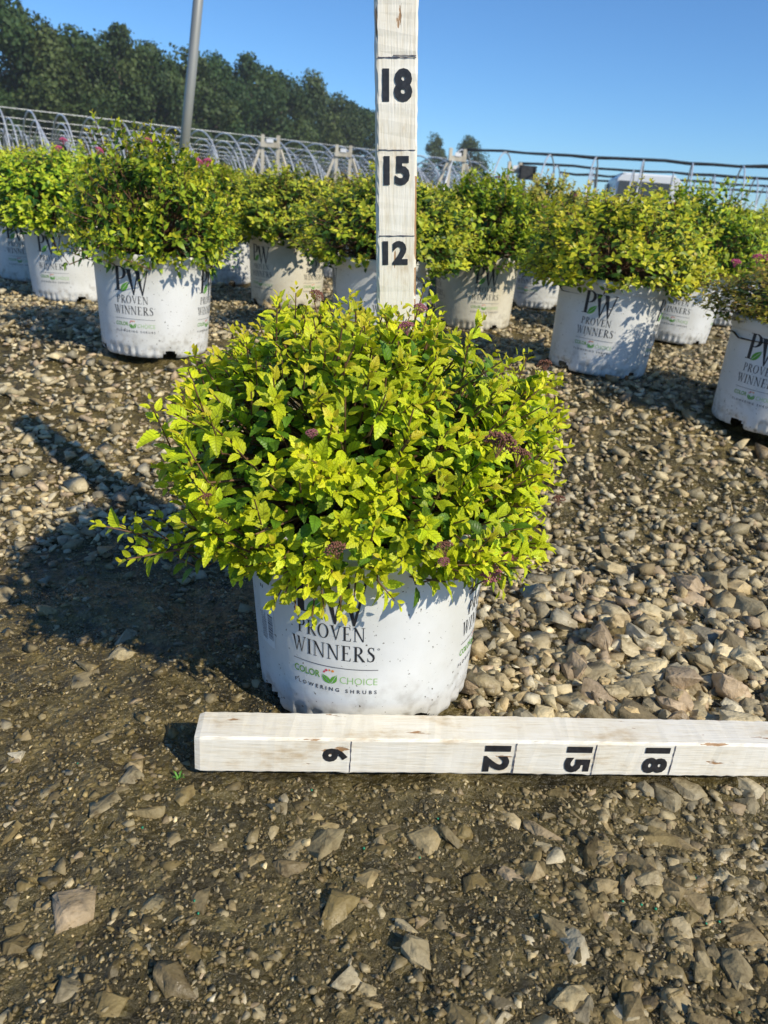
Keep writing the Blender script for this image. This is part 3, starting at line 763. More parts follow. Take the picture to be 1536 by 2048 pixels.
def stems_mesh(S, r=.0011, step=1):
    mb = MB(); rg = random.Random(3)
    for i in range(0, len(S['tips']), step):
        a = Vector(S['roots'][i]); b = Vector(S['tips'][i]); ax = Vector(S['ax'][i]); m = b - ax * float(S['L'][i])
        q = a.lerp(m, .55) + Vector((0, 0, .02)) + Vector((rg.uniform(-1, 1), rg.uniform(-1, 1), rg.uniform(-1, 1))) * .008
        mb.tube([a, q, m, b - ax * .004], [r * 1.5, r * 1.2, r, r * .6], 4, cap=False)
    return mb.mesh('stems', [MT['stem']], True)
def blossom(seed, r, mt, n=90):
    """flat-topped cluster of tiny florets"""
    rg = np.random.default_rng(seed); mb = MB()
    ico = [(0, 0, 1), (.89, 0, .45), (.28, .85, .45), (-.72, .53, .45), (-.72, -.53, .45), (.28, -.85, .45), (.72, .53, -.45), (-.28, .85, -.45), (-.89, 0, -.45), (-.28, -.85, -.45), (.72, -.53, -.45), (0, 0, -1)]
    fc = [(0, 1, 2), (0, 2, 3), (0, 3, 4), (0, 4, 5), (0, 5, 1), (1, 6, 2), (2, 7, 3), (3, 8, 4), (4, 9, 5), (5, 10, 1), (2, 6, 7), (3, 7, 8), (4, 8, 9), (5, 9, 10), (1, 10, 6), (11, 7, 6), (11, 8, 7), (11, 9, 8), (11, 10, 9), (11, 6, 10)]
    for i in range(n):
        a = i * 2.399; q = math.sqrt((i + .5) / n); x, y = r * q * math.cos(a), r * q * math.sin(a); z = r * .5 * (1 - q * q) + rg.uniform(-.14, .2) * r
        s = r * rg.uniform(.06, .13)
        mb.add([(x + s * u, y + s * v, z + s * w_) for u, v, w_ in ico], fc)
        if i % 5 == 0: mb.tube([(0, 0, -r), (x * .9, y * .9, z)], r * .02, 3, cap=False)
    return mb.mesh('flower_head', [mt])

YOUNG, MIDC, OLD, BLUSH = (.76, .80, .024), (.58, .73, .024), (.125, .26, .018), (.76, .46, .05)
EX = [  # hanging and straggling shoots of the foreground shrub: tip, axis
    (-.091, .592, .155, -.3, -.6, -.6), (-.070, .585, .152, .1, -.7, -.55), (-.044, .580, .160, .2, -.7, -.5), (-.020, .583, .172, 0, -.8, -.4), (.018, .588, .170, .6, -.5, -.4),
    (.030, .590, .198, .4, -.7, -.2), (-.125, .62, .165, -.5, -.6, -.3), (-.115, .61, .185, -.4, -.7, -.1), (-.06, .572, .185, 0, -.9, -.1), (0, .575, .195, .1, -.9, 0),
    (.118, .655, .155, .4, -.6, -.6), (.142, .675, .155, .6, -.4, -.6), (.10, .635, .20, .4, -.8, -.1), (.155, .69, .185, .7, -.5, -.2), (.15, .68, .20, .6, -.5, 0), (.130, .66, .185, .5, -.6, -.3),
    (-.10, .60, .19, -.2, -.8, 0), (-.14, .63, .20, -.5, -.6, .1), (-.16, .65, .185, -.6, -.5, 0), (-.185, .67, .20, -.7, -.4, .2), (-.04, .575, .20, 0, -.9, .1), (-.08, .585, .17, -.1, -.8, -.4), (-.03, .578, .16, .1, -.8, -.5), (-.055, .58, .150, 0, -.7, -.6),
    (-0.252, 0.620, 0.208, -0.9, -0.2, 0.25), (-0.224, 0.600, 0.185, -0.9, -0.3, -0.15), (-0.218, 0.610, 0.196, -0.8, -0.3, 0.2), (-0.183, 0.620, 0.197, -0.7, -0.5, 0.2), (-0.220, 0.630, 0.211, -0.7, -0.1, 0.5), (-0.205, 0.640, 0.213, -0.5, -0.3, 0.7), (-0.190, 0.610, 0.196, -0.7, -0.4, -0.1), (-0.240, 0.630, 0.207, -0.7, -0.2, 0.5), (-0.161, 0.620, 0.201, -0.6, -0.6, 0.2), (-0.180, 0.640, 0.205, -0.5, -0.5, 0.5), (-0.154, 0.630, 0.217, -0.4, -0.7, 0.5),
    (-.112, .73, .402, -.1, -.1, 1), (-.098, .74, .410, 0, 0, 1), (-.085, .72, .400, .1, -.1, 1), (.120, .71, .372, .2, -.1, 1), (.135, .70, .352, .4, -.3, .9),
]
def main_radial(d): return 1 + .05 * np.clip(-d[:, 0], -1, 1) * np.clip(d[:, 2], 0, 1) - .07 * np.clip(d[:, 0], 0, 1) * np.clip(.55 - d[:, 2], 0, 1) * 1.6 - .05 * np.clip(-d[:, 0], 0, 1) * np.clip(.3 - d[:, 2], 0, 1)
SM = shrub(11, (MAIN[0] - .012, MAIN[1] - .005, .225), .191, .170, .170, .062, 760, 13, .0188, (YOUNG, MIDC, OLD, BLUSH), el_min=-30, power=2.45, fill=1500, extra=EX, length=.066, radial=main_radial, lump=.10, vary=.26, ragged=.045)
root = empty('potted_shrub', (MAIN[0], MAIN[1], 0))
tag(root, 'large bright yellow-green shrub in white pot standing alone in front behind the lying stick', 'potted plant', 'potted shrubs')
SM['p'] = SM['p'] - np.array([MAIN[0], MAIN[1], 0]); SM['tips'] = SM['tips'] - np.array([MAIN[0], MAIN[1], 0]); SM['roots'] = SM['roots'] - np.array([MAIN[0], MAIN[1], 0])
# keep leaves out of the pot wall
rad = np.hypot(SM['p'][:, 0], SM['p'][:, 1]); inside = (rad < PRT + .006) & (SM['p'][:, 2] < PH + .004)
okl = np.where(~inside)[0]
# which leaves show largest
WP = SM['p'][okl] + np.array([MAIN[0], MAIN[1], 0]) + SM['f'][okl][:, :, 1] * SM['s'][okl][:, None] * .5 - cam_p
zc = WP @ np.array(fw); xc = (WP @ np.array(crt)) / zc * 1539; yc = (WP @ np.array(cup)) / zc * 1539
facing = np.abs(np.einsum('ni,ni->n', SM['f'][okl][:, :, 2], norm(WP)))
cell = {}
for i, k in enumerate(zip((xc // 13).astype(int), (yc // 13).astype(int))):
    if k not in cell or zc[i] < cell[k]: cell[k] = zc[i]
front = np.array([zc[i] < cell[k] + .006 for i, k in enumerate(zip((xc // 13).astype(int), (yc // 13).astype(int)))])
sc_ = np.where(front, SM['s'][okl] ** 2 * facing / zc ** 2, 0); o_ = np.argsort(-sc_)
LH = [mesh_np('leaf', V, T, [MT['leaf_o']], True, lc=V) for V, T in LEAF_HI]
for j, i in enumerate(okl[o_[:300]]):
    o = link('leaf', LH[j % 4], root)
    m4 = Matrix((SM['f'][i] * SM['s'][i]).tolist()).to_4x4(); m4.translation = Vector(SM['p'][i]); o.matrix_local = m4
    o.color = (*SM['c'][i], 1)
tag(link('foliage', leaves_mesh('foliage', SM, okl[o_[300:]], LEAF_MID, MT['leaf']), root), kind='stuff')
tag(link('stems', stems_mesh(SM, .0011), root), kind='stuff')
def face_cam(x, y): return math.atan2(-x, y)
def add_pot(root, x, y, off, cream, logos=2, tilt=(0, 0)):
    p = link('pot', POT[cream], root, (0, 0, 0), (tilt[0], tilt[1], 0))
    a0 = face_cam(x, y) + R(off)
    for k in range(logos):
        link('printed_logo', LOGO, p, (0, 0, 0), (0, 0, a0 + (0, R(90), R(-90), R(180))[k]))
    link('soil', SOIL, root)
    return p, a0
p_main, a0 = add_pot(root, *MAIN, -14, 0, 3, (0, R(-2.2)))
link('barcode_label', BARCODE, p_main, (0, 0, 0), (0, 0, a0 - R(38)))
FH = {k: [blossom(i + j * 7, 1.0, MT[k]) for j in range(2)] for i, k in enumerate(('pink', 'brown', 'bpink'))}
def blossom_at(root, p, r, kind, j=0, label=None):
    o = link('flower_head', FH[kind][j % 2], root, p, (random.uniform(-.5, .3), random.uniform(-.4, .4), random.uniform(0, 6)))
    o.rotation_euler[0] += .35; o.scale = (r, r, r)
    if label: o['label'] = label
# flower heads of the foreground shrub (relative to the pot's base)
FLW = [(.014, -.100, .398, .0070, 'pink'), (.025, -.07, .410, .0060, 'pink'), (.095, -.150, .322, .0130, 'brown'), (.112, -.146, .312, .010, 'brown'), (.105, -.128, .196, .0105, 'pink'), (.118, -.118, .208, .0075, 'pink'),
       (-.028, -.186, .235, .009, 'brown'), (.058, -.172, .238, .008, 'brown'), (-.068, -.02, .408, .007, 'brown'), (-.052, -.165, .322, .005, 'pink'), (.145, -.02, .362, .007, 'brown'), (.060, -.165, .222, .005, 'pink'), (.16, -.10, .26, .006, 'brown'), (-.135, -.165, .262, .006, 'brown')]
for j, (x, y, z, r, k) in enumerate(FLW): blossom_at(root, (x, y, z), r, k, j)

# ------------------------------------------------------------------ potted shrubs of the rows
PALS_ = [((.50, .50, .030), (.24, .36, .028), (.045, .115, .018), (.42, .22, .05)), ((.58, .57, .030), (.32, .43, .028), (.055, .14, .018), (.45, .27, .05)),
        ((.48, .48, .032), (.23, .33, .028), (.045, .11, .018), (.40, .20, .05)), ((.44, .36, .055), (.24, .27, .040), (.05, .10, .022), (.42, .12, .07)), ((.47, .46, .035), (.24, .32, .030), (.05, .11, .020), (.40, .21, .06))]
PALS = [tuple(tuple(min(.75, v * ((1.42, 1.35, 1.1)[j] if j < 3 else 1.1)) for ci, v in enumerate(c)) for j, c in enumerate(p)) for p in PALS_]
VAR, STM = [], []
for k in range(5):
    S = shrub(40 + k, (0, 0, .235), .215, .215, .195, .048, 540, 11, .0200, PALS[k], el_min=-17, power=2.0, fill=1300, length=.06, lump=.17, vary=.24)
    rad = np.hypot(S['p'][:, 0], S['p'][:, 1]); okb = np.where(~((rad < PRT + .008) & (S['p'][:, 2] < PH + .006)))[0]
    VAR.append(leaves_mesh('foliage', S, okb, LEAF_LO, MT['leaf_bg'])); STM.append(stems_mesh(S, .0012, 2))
rg = random.Random(21)
def row_shrub(x, y, off, var, sc, cream, label, logos=2, tilt=None, detail=True):
    z = float(base_z(y)) + .002
    r_ = empty('potted_shrub', (x, y, z)); tag(r_, label, 'potted plant', 'potted shrubs')
    t = tilt or (R(rg.uniform(-1.2, 1.2)), R(rg.uniform(-1.5, 1.5)))
    add_pot(r_, x, y, off, cream, logos, t)
    yaw = rg.uniform(0, 6.28)
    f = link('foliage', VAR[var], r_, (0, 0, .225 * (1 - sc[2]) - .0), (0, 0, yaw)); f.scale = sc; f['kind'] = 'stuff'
    if detail:
        s = link('stems', STM[var], r_, (0, 0, .225 * (1 - sc[2])), (0, 0, yaw)); s.scale = sc; s['kind'] = 'stuff'
    return r_
roots = []
for i, (x, y, off, var, sc, cream, label) in enumerate(POTS):
    roots.append(row_shrub(x, y, off, var, sc, cream, label, 3, (0, R(3)) if i == 2 else ((0, R(4)) if i in (3, 7) else None)))
def row_blossoms(r_, n, kind, zmax, spread, seed):
    g = random.Random(seed)
    for k in range(n):
        a = g.uniform(0, 6.28); q = spread * math.sqrt(g.random()); z = .225 + (zmax - .225) * math.sqrt(max(.05, 1 - (q / .23) ** 2))
        blossom_at(r_, (q * math.cos(a), q * math.sin(a), z), g.uniform(.008, .013), kind, k)
row_blossoms(roots[0], 5, 'bpink', .425, .13, 1); row_blossoms(roots[3], 9, 'bpink', .335, .15, 2); row_blossoms(roots[10], 10, 'pink', .44, .18, 3); row_blossoms(roots[6], 3, 'pink', .43, .2, 4)
row_blossoms(roots[4], 2, 'bpink', .43, .12, 6); row_blossoms(roots[7], 3, 'bpink', .42, .14, 7)
# farther rows: the pots are hidden, only the crowns merge into one hedge
ORD = ['first', 'second', 'third', 'fourth', 'fifth', 'sixth', 'seventh', 'eighth', 'ninth', 'tenth', 'eleventh', 'twelfth', 'thirteenth', 'fourteenth', 'fifteenth']
FAR_LABEL = 'far potted shrub whose crown merges into the yellow-green mass below the hoops'
ROWN = {3.75: 'row just behind the pots that show', 4.35: 'second row behind the pots that show', 5.0: 'third row behind the pots that show', 5.7: 'fourth row behind the pots that show', 6.5: 'fifth row behind the pots that show', 7.4: 'farthest row below the hoops'}
for y, x0 in ((3.75, -.25), (4.35, 0), (5.0, .3), (5.7, .05), (6.5, .2), (7.4, -.1)):
    j = 0; half = .52 * y + .35; k = int(half / .58)
    for i in range(-k, k + 1):
        x = i * .58 + x0 + rg.uniform(-.07, .07); v = rg.randrange(5); h = rg.uniform(.82, 1.06)
        if any(abs(x - p[0]) < .42 and abs(y - p[1]) < .42 for p in POTS): continue
        row_shrub(x, y + rg.uniform(-.08, .08), rg.uniform(-40, 40), v, (rg.uniform(1.12, 1.3), rg.uniform(1.12, 1.3), h), 0, ('shrub crown in the %s, %s from the left' % (ROWN[y], ORD[j])) if y in ROWN else FAR_LABEL, 1 if y < 5 else 0, None, False); j += 1

# ------------------------------------------------------------------ measuring sticks
def stick_mesh(L, seed, w=.0385):
    """square stick along +Y, front face towards -Z... cross-section centred on the axis"""
    g = np.random.default_rng(seed); h = w / 2; c = .0022
    sec = []
    for sx, sz in ((1, 1), (-1, 1), (-1, -1), (1, -1)):
        pts = [(sx * h, sz * (h - c)), (sx * (h - c * .3), sz * (h - c * .3)), (sx * (h - c), sz * h)]
        if sx * sz < 0: pts = pts[::-1]
        sec += pts
    edge = [.7, 1, .7] * 4; n = 12; m = int(L / .006)
    V, C, F = [], [], []
    off = np.cumsum(g.normal(0, .00012, (m + 1, 2)), 0); off -= off.mean(0)
    for j in range(m + 1):
        for k, (a, b) in enumerate(sec):
            wv = g.normal(0, .00016) + (g.uniform(-.0006, .0001) if edge[k] == 1 else 0)
            q = 1 + wv / h
            e = .93 if j in (0, m) else 1
            V.append((a * q * e + off[j, 0] * .3, L * j / m + (.0012 if j == 0 else 0) * (1 if e < 1 else 0), b * q * e + off[j, 1] * .3)); C.append(((3.2 if (seed == 8 and k in (0, 1) and .10 < L * j / m < .375 and (math.sin(j * .9) + math.sin(j * .37 + 1)) > -1.1) else edge[k]),) * 3)
    for j in range(m):
        for k in range(n): F.append((j * n + k, j * n + (k + 1) % n, (j + 1) * n + (k + 1) % n, (j + 1) * n + k))
    F.append(tuple(range(n))[::-1]); F.append(tuple(m * n + k for k in range(n)))
    me = mesh_np('stick', V, F, [MT['stick']], False, np.array(C))
    bm = bmesh.new(); bm.from_mesh(me); bmesh.ops.recalc_face_normals(bm, faces=bm.faces[:]); bm.to_mesh(me); bm.free()
    return me
def digits(txt, wdt, hgt, bold=.05):
    V, T = font_tris(txt, 1.0, bold, 1.02); lo, hi = V.min(0), V.max(0)
    V = (V - (lo + hi) / 2) / (hi - lo) * np.array([wdt, hgt])
    return V, T
def build_stick(label, L, marks, seed, zero):
    """local frame: +Y runs up the scale, +X to the right of the figures, +Z out of the figured face"""
    s = empty('measuring_stick'); tag(s, label, 'measuring stick', 'white painted measuring sticks')
    link('wooden_bar', stick_mesh(L, seed), s)
    for inch, txt, dx, wdt, hgt, gap, full in marks:
        yv = inch * .0254 - zero
        mb = MB(); g = random.Random(inch + seed)
        xs = [-.0175 + .035 * i / 10 for i in range(11)]
        A = [(x, yv + g.uniform(.0001, .0007), .0197) for x in xs]; B = [(x, yv - g.uniform(.0001, .0008), .0197) for x in xs]
        mb.add(A + B, [(i, i + 11, i + 12, i + 1) for i in range(10)])
        if full: mb.add([(x, yv + .0016 + g.uniform(0, .0003), .01972) for x in xs[4:]] + [(x, yv + .0011, .01972) for x in xs[4:]], [(i, i + 7, i + 8, i + 1) for i in range(6)])
        link('tick_mark', mb.mesh('tick_mark', [MT['pencil']]), s)
        V, T = digits(txt, wdt, hgt)
        V3 = [(v[0] + dx, v[1] + yv - gap - hgt / 2, .0198) for v in V]
        link('number', mesh_np('number', V3, T, [MT['digit']]), s)
    return s
ST1 = build_stick('long white measuring stick lying on the ground in front of the pot', .92,
                  [(6, '6', -.002, .0150, .0230, .0026, 0), (12, '12', .0, .0300, .0245, .0045, 0), (15, '15', 0, .0300, .0245, .0035, 0), (18, '18', 0, .0300, .0245, .0040, 0)], 3, .0115)
# its +Y runs along the ground, figures face the camera
yd = Vector((STICK_D[0], STICK_D[1], 0)); zd = Vector((STICK_D[1], -STICK_D[0], 0)); xd = yd.cross(zd)
mm = Matrix((xd, yd, zd)).transposed().to_4x4()
mm.translation = Vector((STICK_A[0], STICK_A[1], .0215)) - zd * .01925
ST1.matrix_world = mm
ST2 = build_stick('white measuring stick standing upright in the foreground shrub', .60,
                  [(12, '12', -.0015, .0250, .0225, .0045, 0), (15, '15', .0, .0250, .0255, .0050, 0), (18, '18', .0005, .0275, .0275, .0085, 1)], 8, 0)
yd = Vector((-.078, 0.0, 1)).normalized(); zd = Vector((.07, -1, 0)); zd = (zd - yd * zd.dot(yd)).normalized(); xd = yd.cross(zd)
mm = Matrix((xd, yd, zd)).transposed().to_4x4()
mm.translation = Vector((.0135, .8195, .1565)); ST2.matrix_world = mm

# ------------------------------------------------------------------ leaning pipe
mb = MB(); mb.tube([(0, 0, 0), (.004, 0, .9), (0, 0, 2.6)], [.026, .026, .026], 20)
po = link('irrigation_pipe', mb.mesh('irrigation_pipe', [MT['pole']], True), None, (-1.316, 4.62, .15), (0, R(7.2), 0))
tag(po, 'leaning grey metal pipe rising behind the nearest left shrub', 'pipe')

# ------------------------------------------------------------------ hoop houses
def hoop_house(name, label, start, ang, nh, gap, half, hgt, purlin, thick, cloth_drop=False, group=None):
    """hoops stand across the local X axis"""
    s = empty(name, start, ang); tag(s, label, 'hoop house', group)
    mb = MB(); pts = []
    for i in range(21):
        a = math.pi * i / 20; pts.append((0, half * math.cos(a), hgt * math.sin(a)))
    mb.tube(pts, thick, 6); hm = mb.mesh('hoop', [MT['steel']], True)
    for i in range(nh): link('hoop', hm, s, (i * gap, 0, 0))
    mb = MB(); k = nh * 2
    g = random.Random(nh)
    ridge = [(-.1 + (nh * gap) * i / k, 0, hgt + .02 + (g.uniform(-.035, .02) if purlin else 0)) for i in range(k + 1)]
    if purlin:
        mb.tube(ridge, [thick * g.uniform(1.5, 2.3) for _ in ridge], 6); link('rolled_shade_cloth', mb.mesh('rolled_shade_cloth', [MT['cloth']], True), s)
    else:
        mb.tube(ridge, thick * .4, 6); link('ridge_purlin', mb.mesh('ridge_purlin', [MT['steel']], True), s)
    return s
words = ['nearest', 'second', 'third', 'fourth', 'fifth', 'sixth']
dl = Vector((math.cos(R(32.5)), math.sin(R(32.5)), 0)); pl = Vector((-math.sin(R(32.5)), math.cos(R(32.5)), 0))
for k in range(6):
    st = Vector((-10.98, 22.6, .12)) - dl * 3.2 + pl * (4.4 * k)
    hoop_house('hoop_house', 'bare steel hoops at left, %s row from the potted shrubs' % words[k], st, R(32.5), 25 + 4 * k, .78, 2.1, 1.90, False, .022, group='bare hoop house frames')
dr = Vector((math.cos(R(-16.5)), math.sin(R(-16.5)), 0)); pr_ = Vector((math.sin(R(16.5)), math.cos(R(16.5)), 0))
for k in range(4):
    st = Vector((1.5, 25.05, .1)) + pr_ * (5.2 * k) + dr * (.9 * k)
    hoop_house('hoop_house', 'hoops with dark rolled cloth on the ridge at right, %s row' % words[k], st, R(-16.5), 11 + 2 * k, 1.28, 2.1, 1.93, True, .022, group='hoop houses with rolled shade cloth')

# ------------------------------------------------------------------ wooden frames
def wood_frame(loc, rz, h, wdt, label, box=False):
    s = empty('wooden_frame', loc, rz); tag(s, label, 'wooden frame', 'wooden frames')
    for sg in (-1, 1):
        mb = MB(); mb.box((sg * wdt / 2, 0, h / 2), (.09, .09, h)); link('post', mb.mesh('post', [MT['wood']]), s)
        mb = MB(); mb.tube([(sg * (wdt / 2 + .07), 0, h * .80), (sg * (wdt / 2 + .62), -.1, 0)], .05, 4); link('brace', mb.mesh('brace', [MT['wood']]), s)
    mb = MB(); mb.box((0, -.07, h * .86), (wdt + .1, .05, .14)); link('crossbar', mb.mesh('crossbar', [MT['wood']]), s)
    mb = MB(); mb.box((0, -.105, h * .915), (wdt * .45, .02, .10)); link('white_tag', mb.mesh('white_tag', [MT['sign']]), s)
    return s
wood_frame((-4.19, 25.0, .12), 0, 1.90, .46, 'wooden frame with white tag, leftmost, left of the upright stick')
wood_frame((-2.10, 26.0, .12), 0, 1.84, .42, 'wooden frame with white tag just left of the upright stick')
wood_frame((1.28, 24.0, .12), R(8), 1.87, .40, 'wooden frame just right of the upright stick, in front of a tree')
wood_frame((3.10, 25.4, .12), R(8), 1.71, .34, 'wooden frame carrying a black box, right of the upright stick')
# black box on its corner
s = empty('floodlight', (3.47, 25.2, 1.42), R(10)); tag(s, 'small black box lamp beside the wooden frame at right', 'floodlight')
mb = MB(); mb.box((0, 0, .14), (.46, .22, .38)); link('housing', mb.mesh('housing', [MT['cloth']]), s)
for i in range(5):
    mb = MB(); mb.box((.20, -.13, -.02 + .08 * i), (.07, .05, .03)); link('fin', mb.mesh('fin', [MT['cloth']]), s)
mb = MB(); mb.tube([(-.22, .05, .1), (-.42, .05, -.1), (-.42, .05, -1.30)], .03, 6); link('bracket', mb.mesh('bracket', [MT['steel']]), s)

# ------------------------------------------------------------------ van
def van(loc, rz):
    s = empty('van', loc, rz); tag(s, 'white van with dark rear window parked behind the hoops at right', 'van')
    # body: profile across the width, extruded along Y
    L, hw, H = 5.2, 1.08, 2.52
    prof = [(-hw, .35), (-hw, 1.5), (-hw + .06, H - .22), (-hw + .16, H - .06), (-hw + .34, H), (hw - .34, H), (hw - .16, H - .06), (hw - .06, H - .22), (hw, 1.5), (hw, .35)]
    mb = MB(); n = len(prof); ys = [0, .05, 3.6, 4.3, 5.2]; sc = [.97, 1, 1, .97, .9]; top = [H - .03, H, H, 1.65, 1.15]
    V = [(x * sc[j], y, min(z, top[j])) for j, y in enumerate(ys) for x, z in prof]
    F = [(j * n + k, j * n + (k + 1) % n, (j + 1) * n + (k + 1) % n, (j + 1) * n + k) for j in range(len(ys) - 1) for k in range(n)] + [tuple(range(n))[::-1], tuple((len(ys) - 1) * n + k for k in range(n))]
    mb.add(V, F); link('body', mb.mesh('body', [MT['van']]), s)
    mb = MB(); mb.box((-.12, -.02, 1.84), (1.66, .06, .72)); link('rear_window', mb.mesh('rear_window', [MT['glass']]), s)
    for sg in (-1, 1):
        mb = MB(); mb.box((sg * (hw + .015), 2.9, 1.85), (.05, 1.0, .55)); link('side_window', mb.mesh('side_window', [MT['glass']]), s)
        mb = MB(); mb.box((sg * .98, -.03, 1.2), (.14, .06, .42)); link('tail_lamp', mb.mesh('tail_lamp', [MT['lamp']]), s)
        mb = MB(); mb.box((sg * (hw + .18), 3.75, 1.5), (.2, .12, .34)); link('mirror', mb.mesh('mirror', [MT['van']]), s)
        for yw in (.95, 4.25):
            mb = MB(); mb.tube([(sg * .80, yw, .36), (sg * 1.06, yw, .36)], .36, 20); wh = link('wheel', mb.mesh('wheel', [MT['rubber']], False), s)
            mb = MB(); mb.tube([(sg * 1.05, yw, .36), (sg * 1.08, yw, .36)], .20, 16); link('rim', mb.mesh('rim', [MT['steel']]), wh)
    mb = MB(); mb.box((0, -.08, .48), (2.1, .16, .18)); link('bumper', mb.mesh('bumper', [MT['rubber']]), s)
    mb = MB(); mb.box((0, 1.8, H + .035), (1.7, 3.2, .05)); link('roof_panel', mb.mesh('roof_panel', [MT['van']]), s)
    return s
v_ = van((8.75, 31.0, .12), R(-8)); v_.scale = (1.12, 1, .765)

# ------------------------------------------------------------------ trees
def tree_meshes(seed, nlobe, nleaf, tall):
    g = np.random.default_rng(seed)
    lob = []
    for i in range(nlobe):
        a = g.uniform(0, 6.28); t = (i + .5) / nlobe; z = .10 + .86 * t
        rad_ = (.30 if t < .7 else .30 * (1 - (t - .7) / .34)) * g.uniform(.55, 1.1)
        lob.append((rad_ * math.cos(a), rad_ * math.sin(a), z, g.uniform(.11, .19) * (1.1 - .35 * t)))
    lob = np.array(lob); k = g.integers(0, nlobe, nleaf)
    d = g.normal(size=(nleaf, 3)); d /= np.linalg.norm(d, axis=1)[:, None]
    rr = lob[k, 3] * g.uniform(.55, 1.08, nleaf) * (1 + .18 * np.sin(9 * d[:, 0] + 7 * d[:, 2] + k))
    p = lob[k, :3] + d * rr[:, None] * np.array([1, 1, .8])
    nn = norm(d + g.normal(0, .6, (nleaf, 3))); t1 = norm(np.cross(nn, g.normal(size=(nleaf, 3)))); t2 = np.cross(nn, t1)
    s = g.uniform(.009, .019, nleaf)[:, None]
    Q = np.stack([p + t1 * s, p + t2 * s * .7 + nn * s * .25, p - t1 * s, p - t2 * s * .7 - nn * s * .15], 1).reshape(-1, 3)
    pal = np.array([[.045, .082, .022], [.060, .104, .028], [.084, .128, .034], [.048, .088, .030]])
    c = pal[g.integers(0, 4, nlobe)][k] * g.uniform(.75, 1.3, nleaf)[:, None]
    F_ = np.arange(nleaf * 4).reshape(-1, 4)
    crown = mesh_np('crown', Q, F_, [MT['crown']], False, np.repeat(c, 4, 0))
    mb = MB(); mb.tube([(0, 0, -.02), (.004, .003, .25), (-.004, .004, .6), (.006, 0, .85)], [.022, .017, .011, .004], 8)
    for i in range(0, nlobe, 2):
        z = max(.12, lob[i, 2] - .14); mb.tube([(0, 0, z), tuple(lob[i, :3] * np.array([.5, .5, 1]) + np.array([0, 0, -.05])), tuple(lob[i, :3])], [.008, .006, .002], 5, cap=False)
    return crown, mb.mesh('trunk', [MT['bark']], True)
TREES = [tree_meshes(70 + i, 26 + 2 * i, 9500, 1) for i in range(4)]
def tree(name, x, y, h, wd, k, label, rz, group):
    s = empty(name, (x, y, .05), rz); tag(s, label, 'tree', group)
    c = link('crown', TREES[k][0], s); t = link('trunk', TREES[k][1], s)
    c.scale = (h * wd, h * wd, h); t.scale = (h * wd, h * wd, h)
# edge of the wood at the left: x in the picture runs from the left border to the upright stick
TL = [(-28.6, 57, 12.2, 'tallest dark tree of the wood, cut by the left and upper picture edges'),
      (-25.6, 59, 9.765, 'dark tree of the wood beside the tallest one at the left edge'),
      (-23.6, 61, 9.393, 'round-topped wood tree, third from the left'),
      (-21.6, 63, 10.137, 'high wood tree left of the leaning pipe'),
      (-20.1, 66, 9.486, 'wood tree whose top stands just left of the leaning pipe'),
      (-18.6, 70, 9.579, 'wood tree directly behind the leaning pipe'),
      (-17.2, 74, 9.858, 'wood tree just right of the leaning pipe'),
      (-15.3, 80, 10.695, 'wood tree with twin tops, right of the pipe'),
      (-13.4, 86, 10.23, 'wood tree midway between pipe and upright stick'),
      (-11.3, 92, 10.788, 'wood tree above the leftmost wooden frame'),
      (-9.2, 98, 9.672, 'wood tree right of and above the leftmost wooden frame'),
      (-7.2, 104, 9.579, 'low wood tree above the second wooden frame'),
      (-5.2, 109, 9.207, 'last wood tree, tapering down to the upright stick')]
for i, (x, y, h, lb) in enumerate(TL): tree('wood_tree', x, y, h * (1.0 + .013 * i), .80 + .1 * (i % 3), i % 4, lb, i * 1.3, 'trees along the wood edge')
# second rank closes the gaps
for i in range(12):
    x, y = TL[i][0] * .5 + TL[i + 1][0] * .5 - 2.2, TL[i][1] * .5 + TL[i + 1][1] * .5 + 4.5
    tree('wood_tree', x, y, (TL[i][2] + TL[i + 1][2]) * (.49 + .006 * i), .95, (i + 2) % 4, 'dark second-rank tree of the wood, %s from the left' % ORD[i], i * 2.1 + .5, 'second rank of the wood')
for i in range(14):
    x, y = -29 + 1.85 * i, 54 + 3.8 * i - 1.5
    tree('undergrowth_tree', x, y, 4.6 - .05 * i + (i % 3) * .6, 1.0, (i + 1) % 4, 'lighter low bush at the foot of the wood, %s from the left' % ORD[i], i * 1.7, 'low growth at the foot of the wood')
tree('field_tree', 3.4, 132, 10.2, .66, 1, 'small far tree just right of the upright stick', .4, 'far field trees')
tree('field_tree', 8.7, 128, 10.0, .85, 2, 'wider far tree behind the wooden frame right of the stick', 1.9, 'far field trees')
tree('field_tree', 12.6, 140, 5.0, .9, 0, 'low far tree beside the wider far tree', 2.9, 'far field trees')

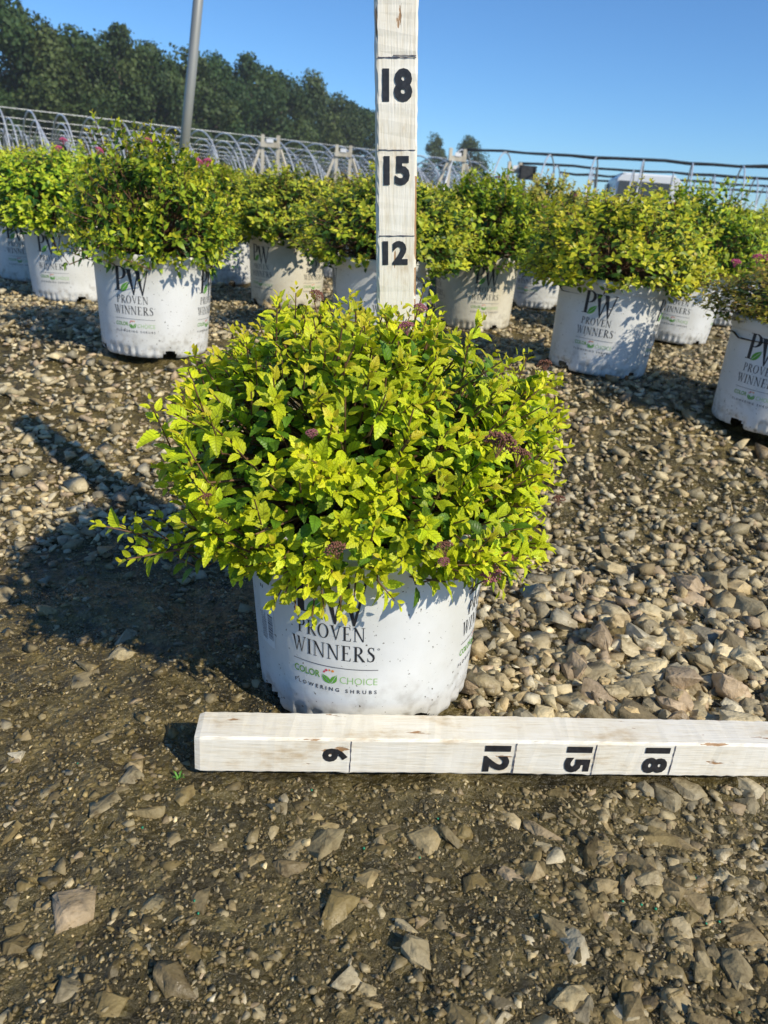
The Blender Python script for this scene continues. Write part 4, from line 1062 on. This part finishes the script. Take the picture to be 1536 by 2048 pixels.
# ------------------------------------------------------------------ small things on the ground
MT['prill'] = plain('green_prill', (.02, .30, .16), .35); MT['blade'] = plain('grass_blade', (.10, .28, .03), .5)
g = np.random.default_rng(91); n = 18
px = g.uniform(-.30, .34, n); py = g.uniform(.34, .60, n); k = ~blocked(px, py, .004); px, py = px[k], py[k]
V, T = GRV[0]; V = V / np.abs(V).max(); Pq = np.stack([px, py, ground_z(px, py) + .0012], 1)
pv = (V[None] * g.uniform(.0009, .0013, len(px))[:, None, None] + Pq[:, None, :]).reshape(-1, 3)
pf = (T[None] + (np.arange(len(px)) * len(V))[:, None, None]).reshape(-1, 3)
tag(link('fertilizer_pellets', mesh_np('fertilizer_pellets', pv, pf, [MT['prill']], True)), 'tiny green fertilizer pellets strewn over the mud in front', 'pellets', kind='stuff')
wd = empty('weed', (-.166, .549, flat_z(-.166, .549))); tag(wd, 'small green grass sprout at the left end of the lying stick', 'weed')
for i in range(6):
    a = i * 1.1 + .3; L = .006 + .001 * (i % 3); mb = MB()
    p0 = Vector((0, 0, 0)); d = Vector((math.cos(a), math.sin(a), .7)) * L; w_ = Vector((-math.sin(a), math.cos(a), 0)) * .0008
    mb.add([p0 - w_, p0 + w_, d * .6 + w_ + Vector((0, 0, .002)), d * .6 - w_ + Vector((0, 0, .002)), d], [(0, 1, 2, 3), (3, 2, 4)])
    link('blade', mb.mesh('blade', [MT['blade']]), wd)

# ------------------------------------------------------------------ morning haze
mh = bpy.data.materials.new('haze'); mh.use_nodes = True; hn = mh.node_tree.nodes; hn.clear()
ho = hn.new('ShaderNodeOutputMaterial'); hv = hn.new('ShaderNodeVolumePrincipled')
hv.inputs['Color'].default_value = (.86, .93, 1.0, 1); hv.inputs['Density'].default_value = HAZE
mh.node_tree.links.new(hv.outputs[0], ho.inputs['Volume'])
mb = MB(); mb.box((0, 0, 0), (2.0, 2.0, 2.0))
hz = link('haze', mb.mesh('haze', [mh]), None, (0, 900, 6.5)); hz.scale = (1150, 1000, 8.0)
tag(hz, 'thin pale morning haze filling the air over the yard', 'haze', kind='stuff')
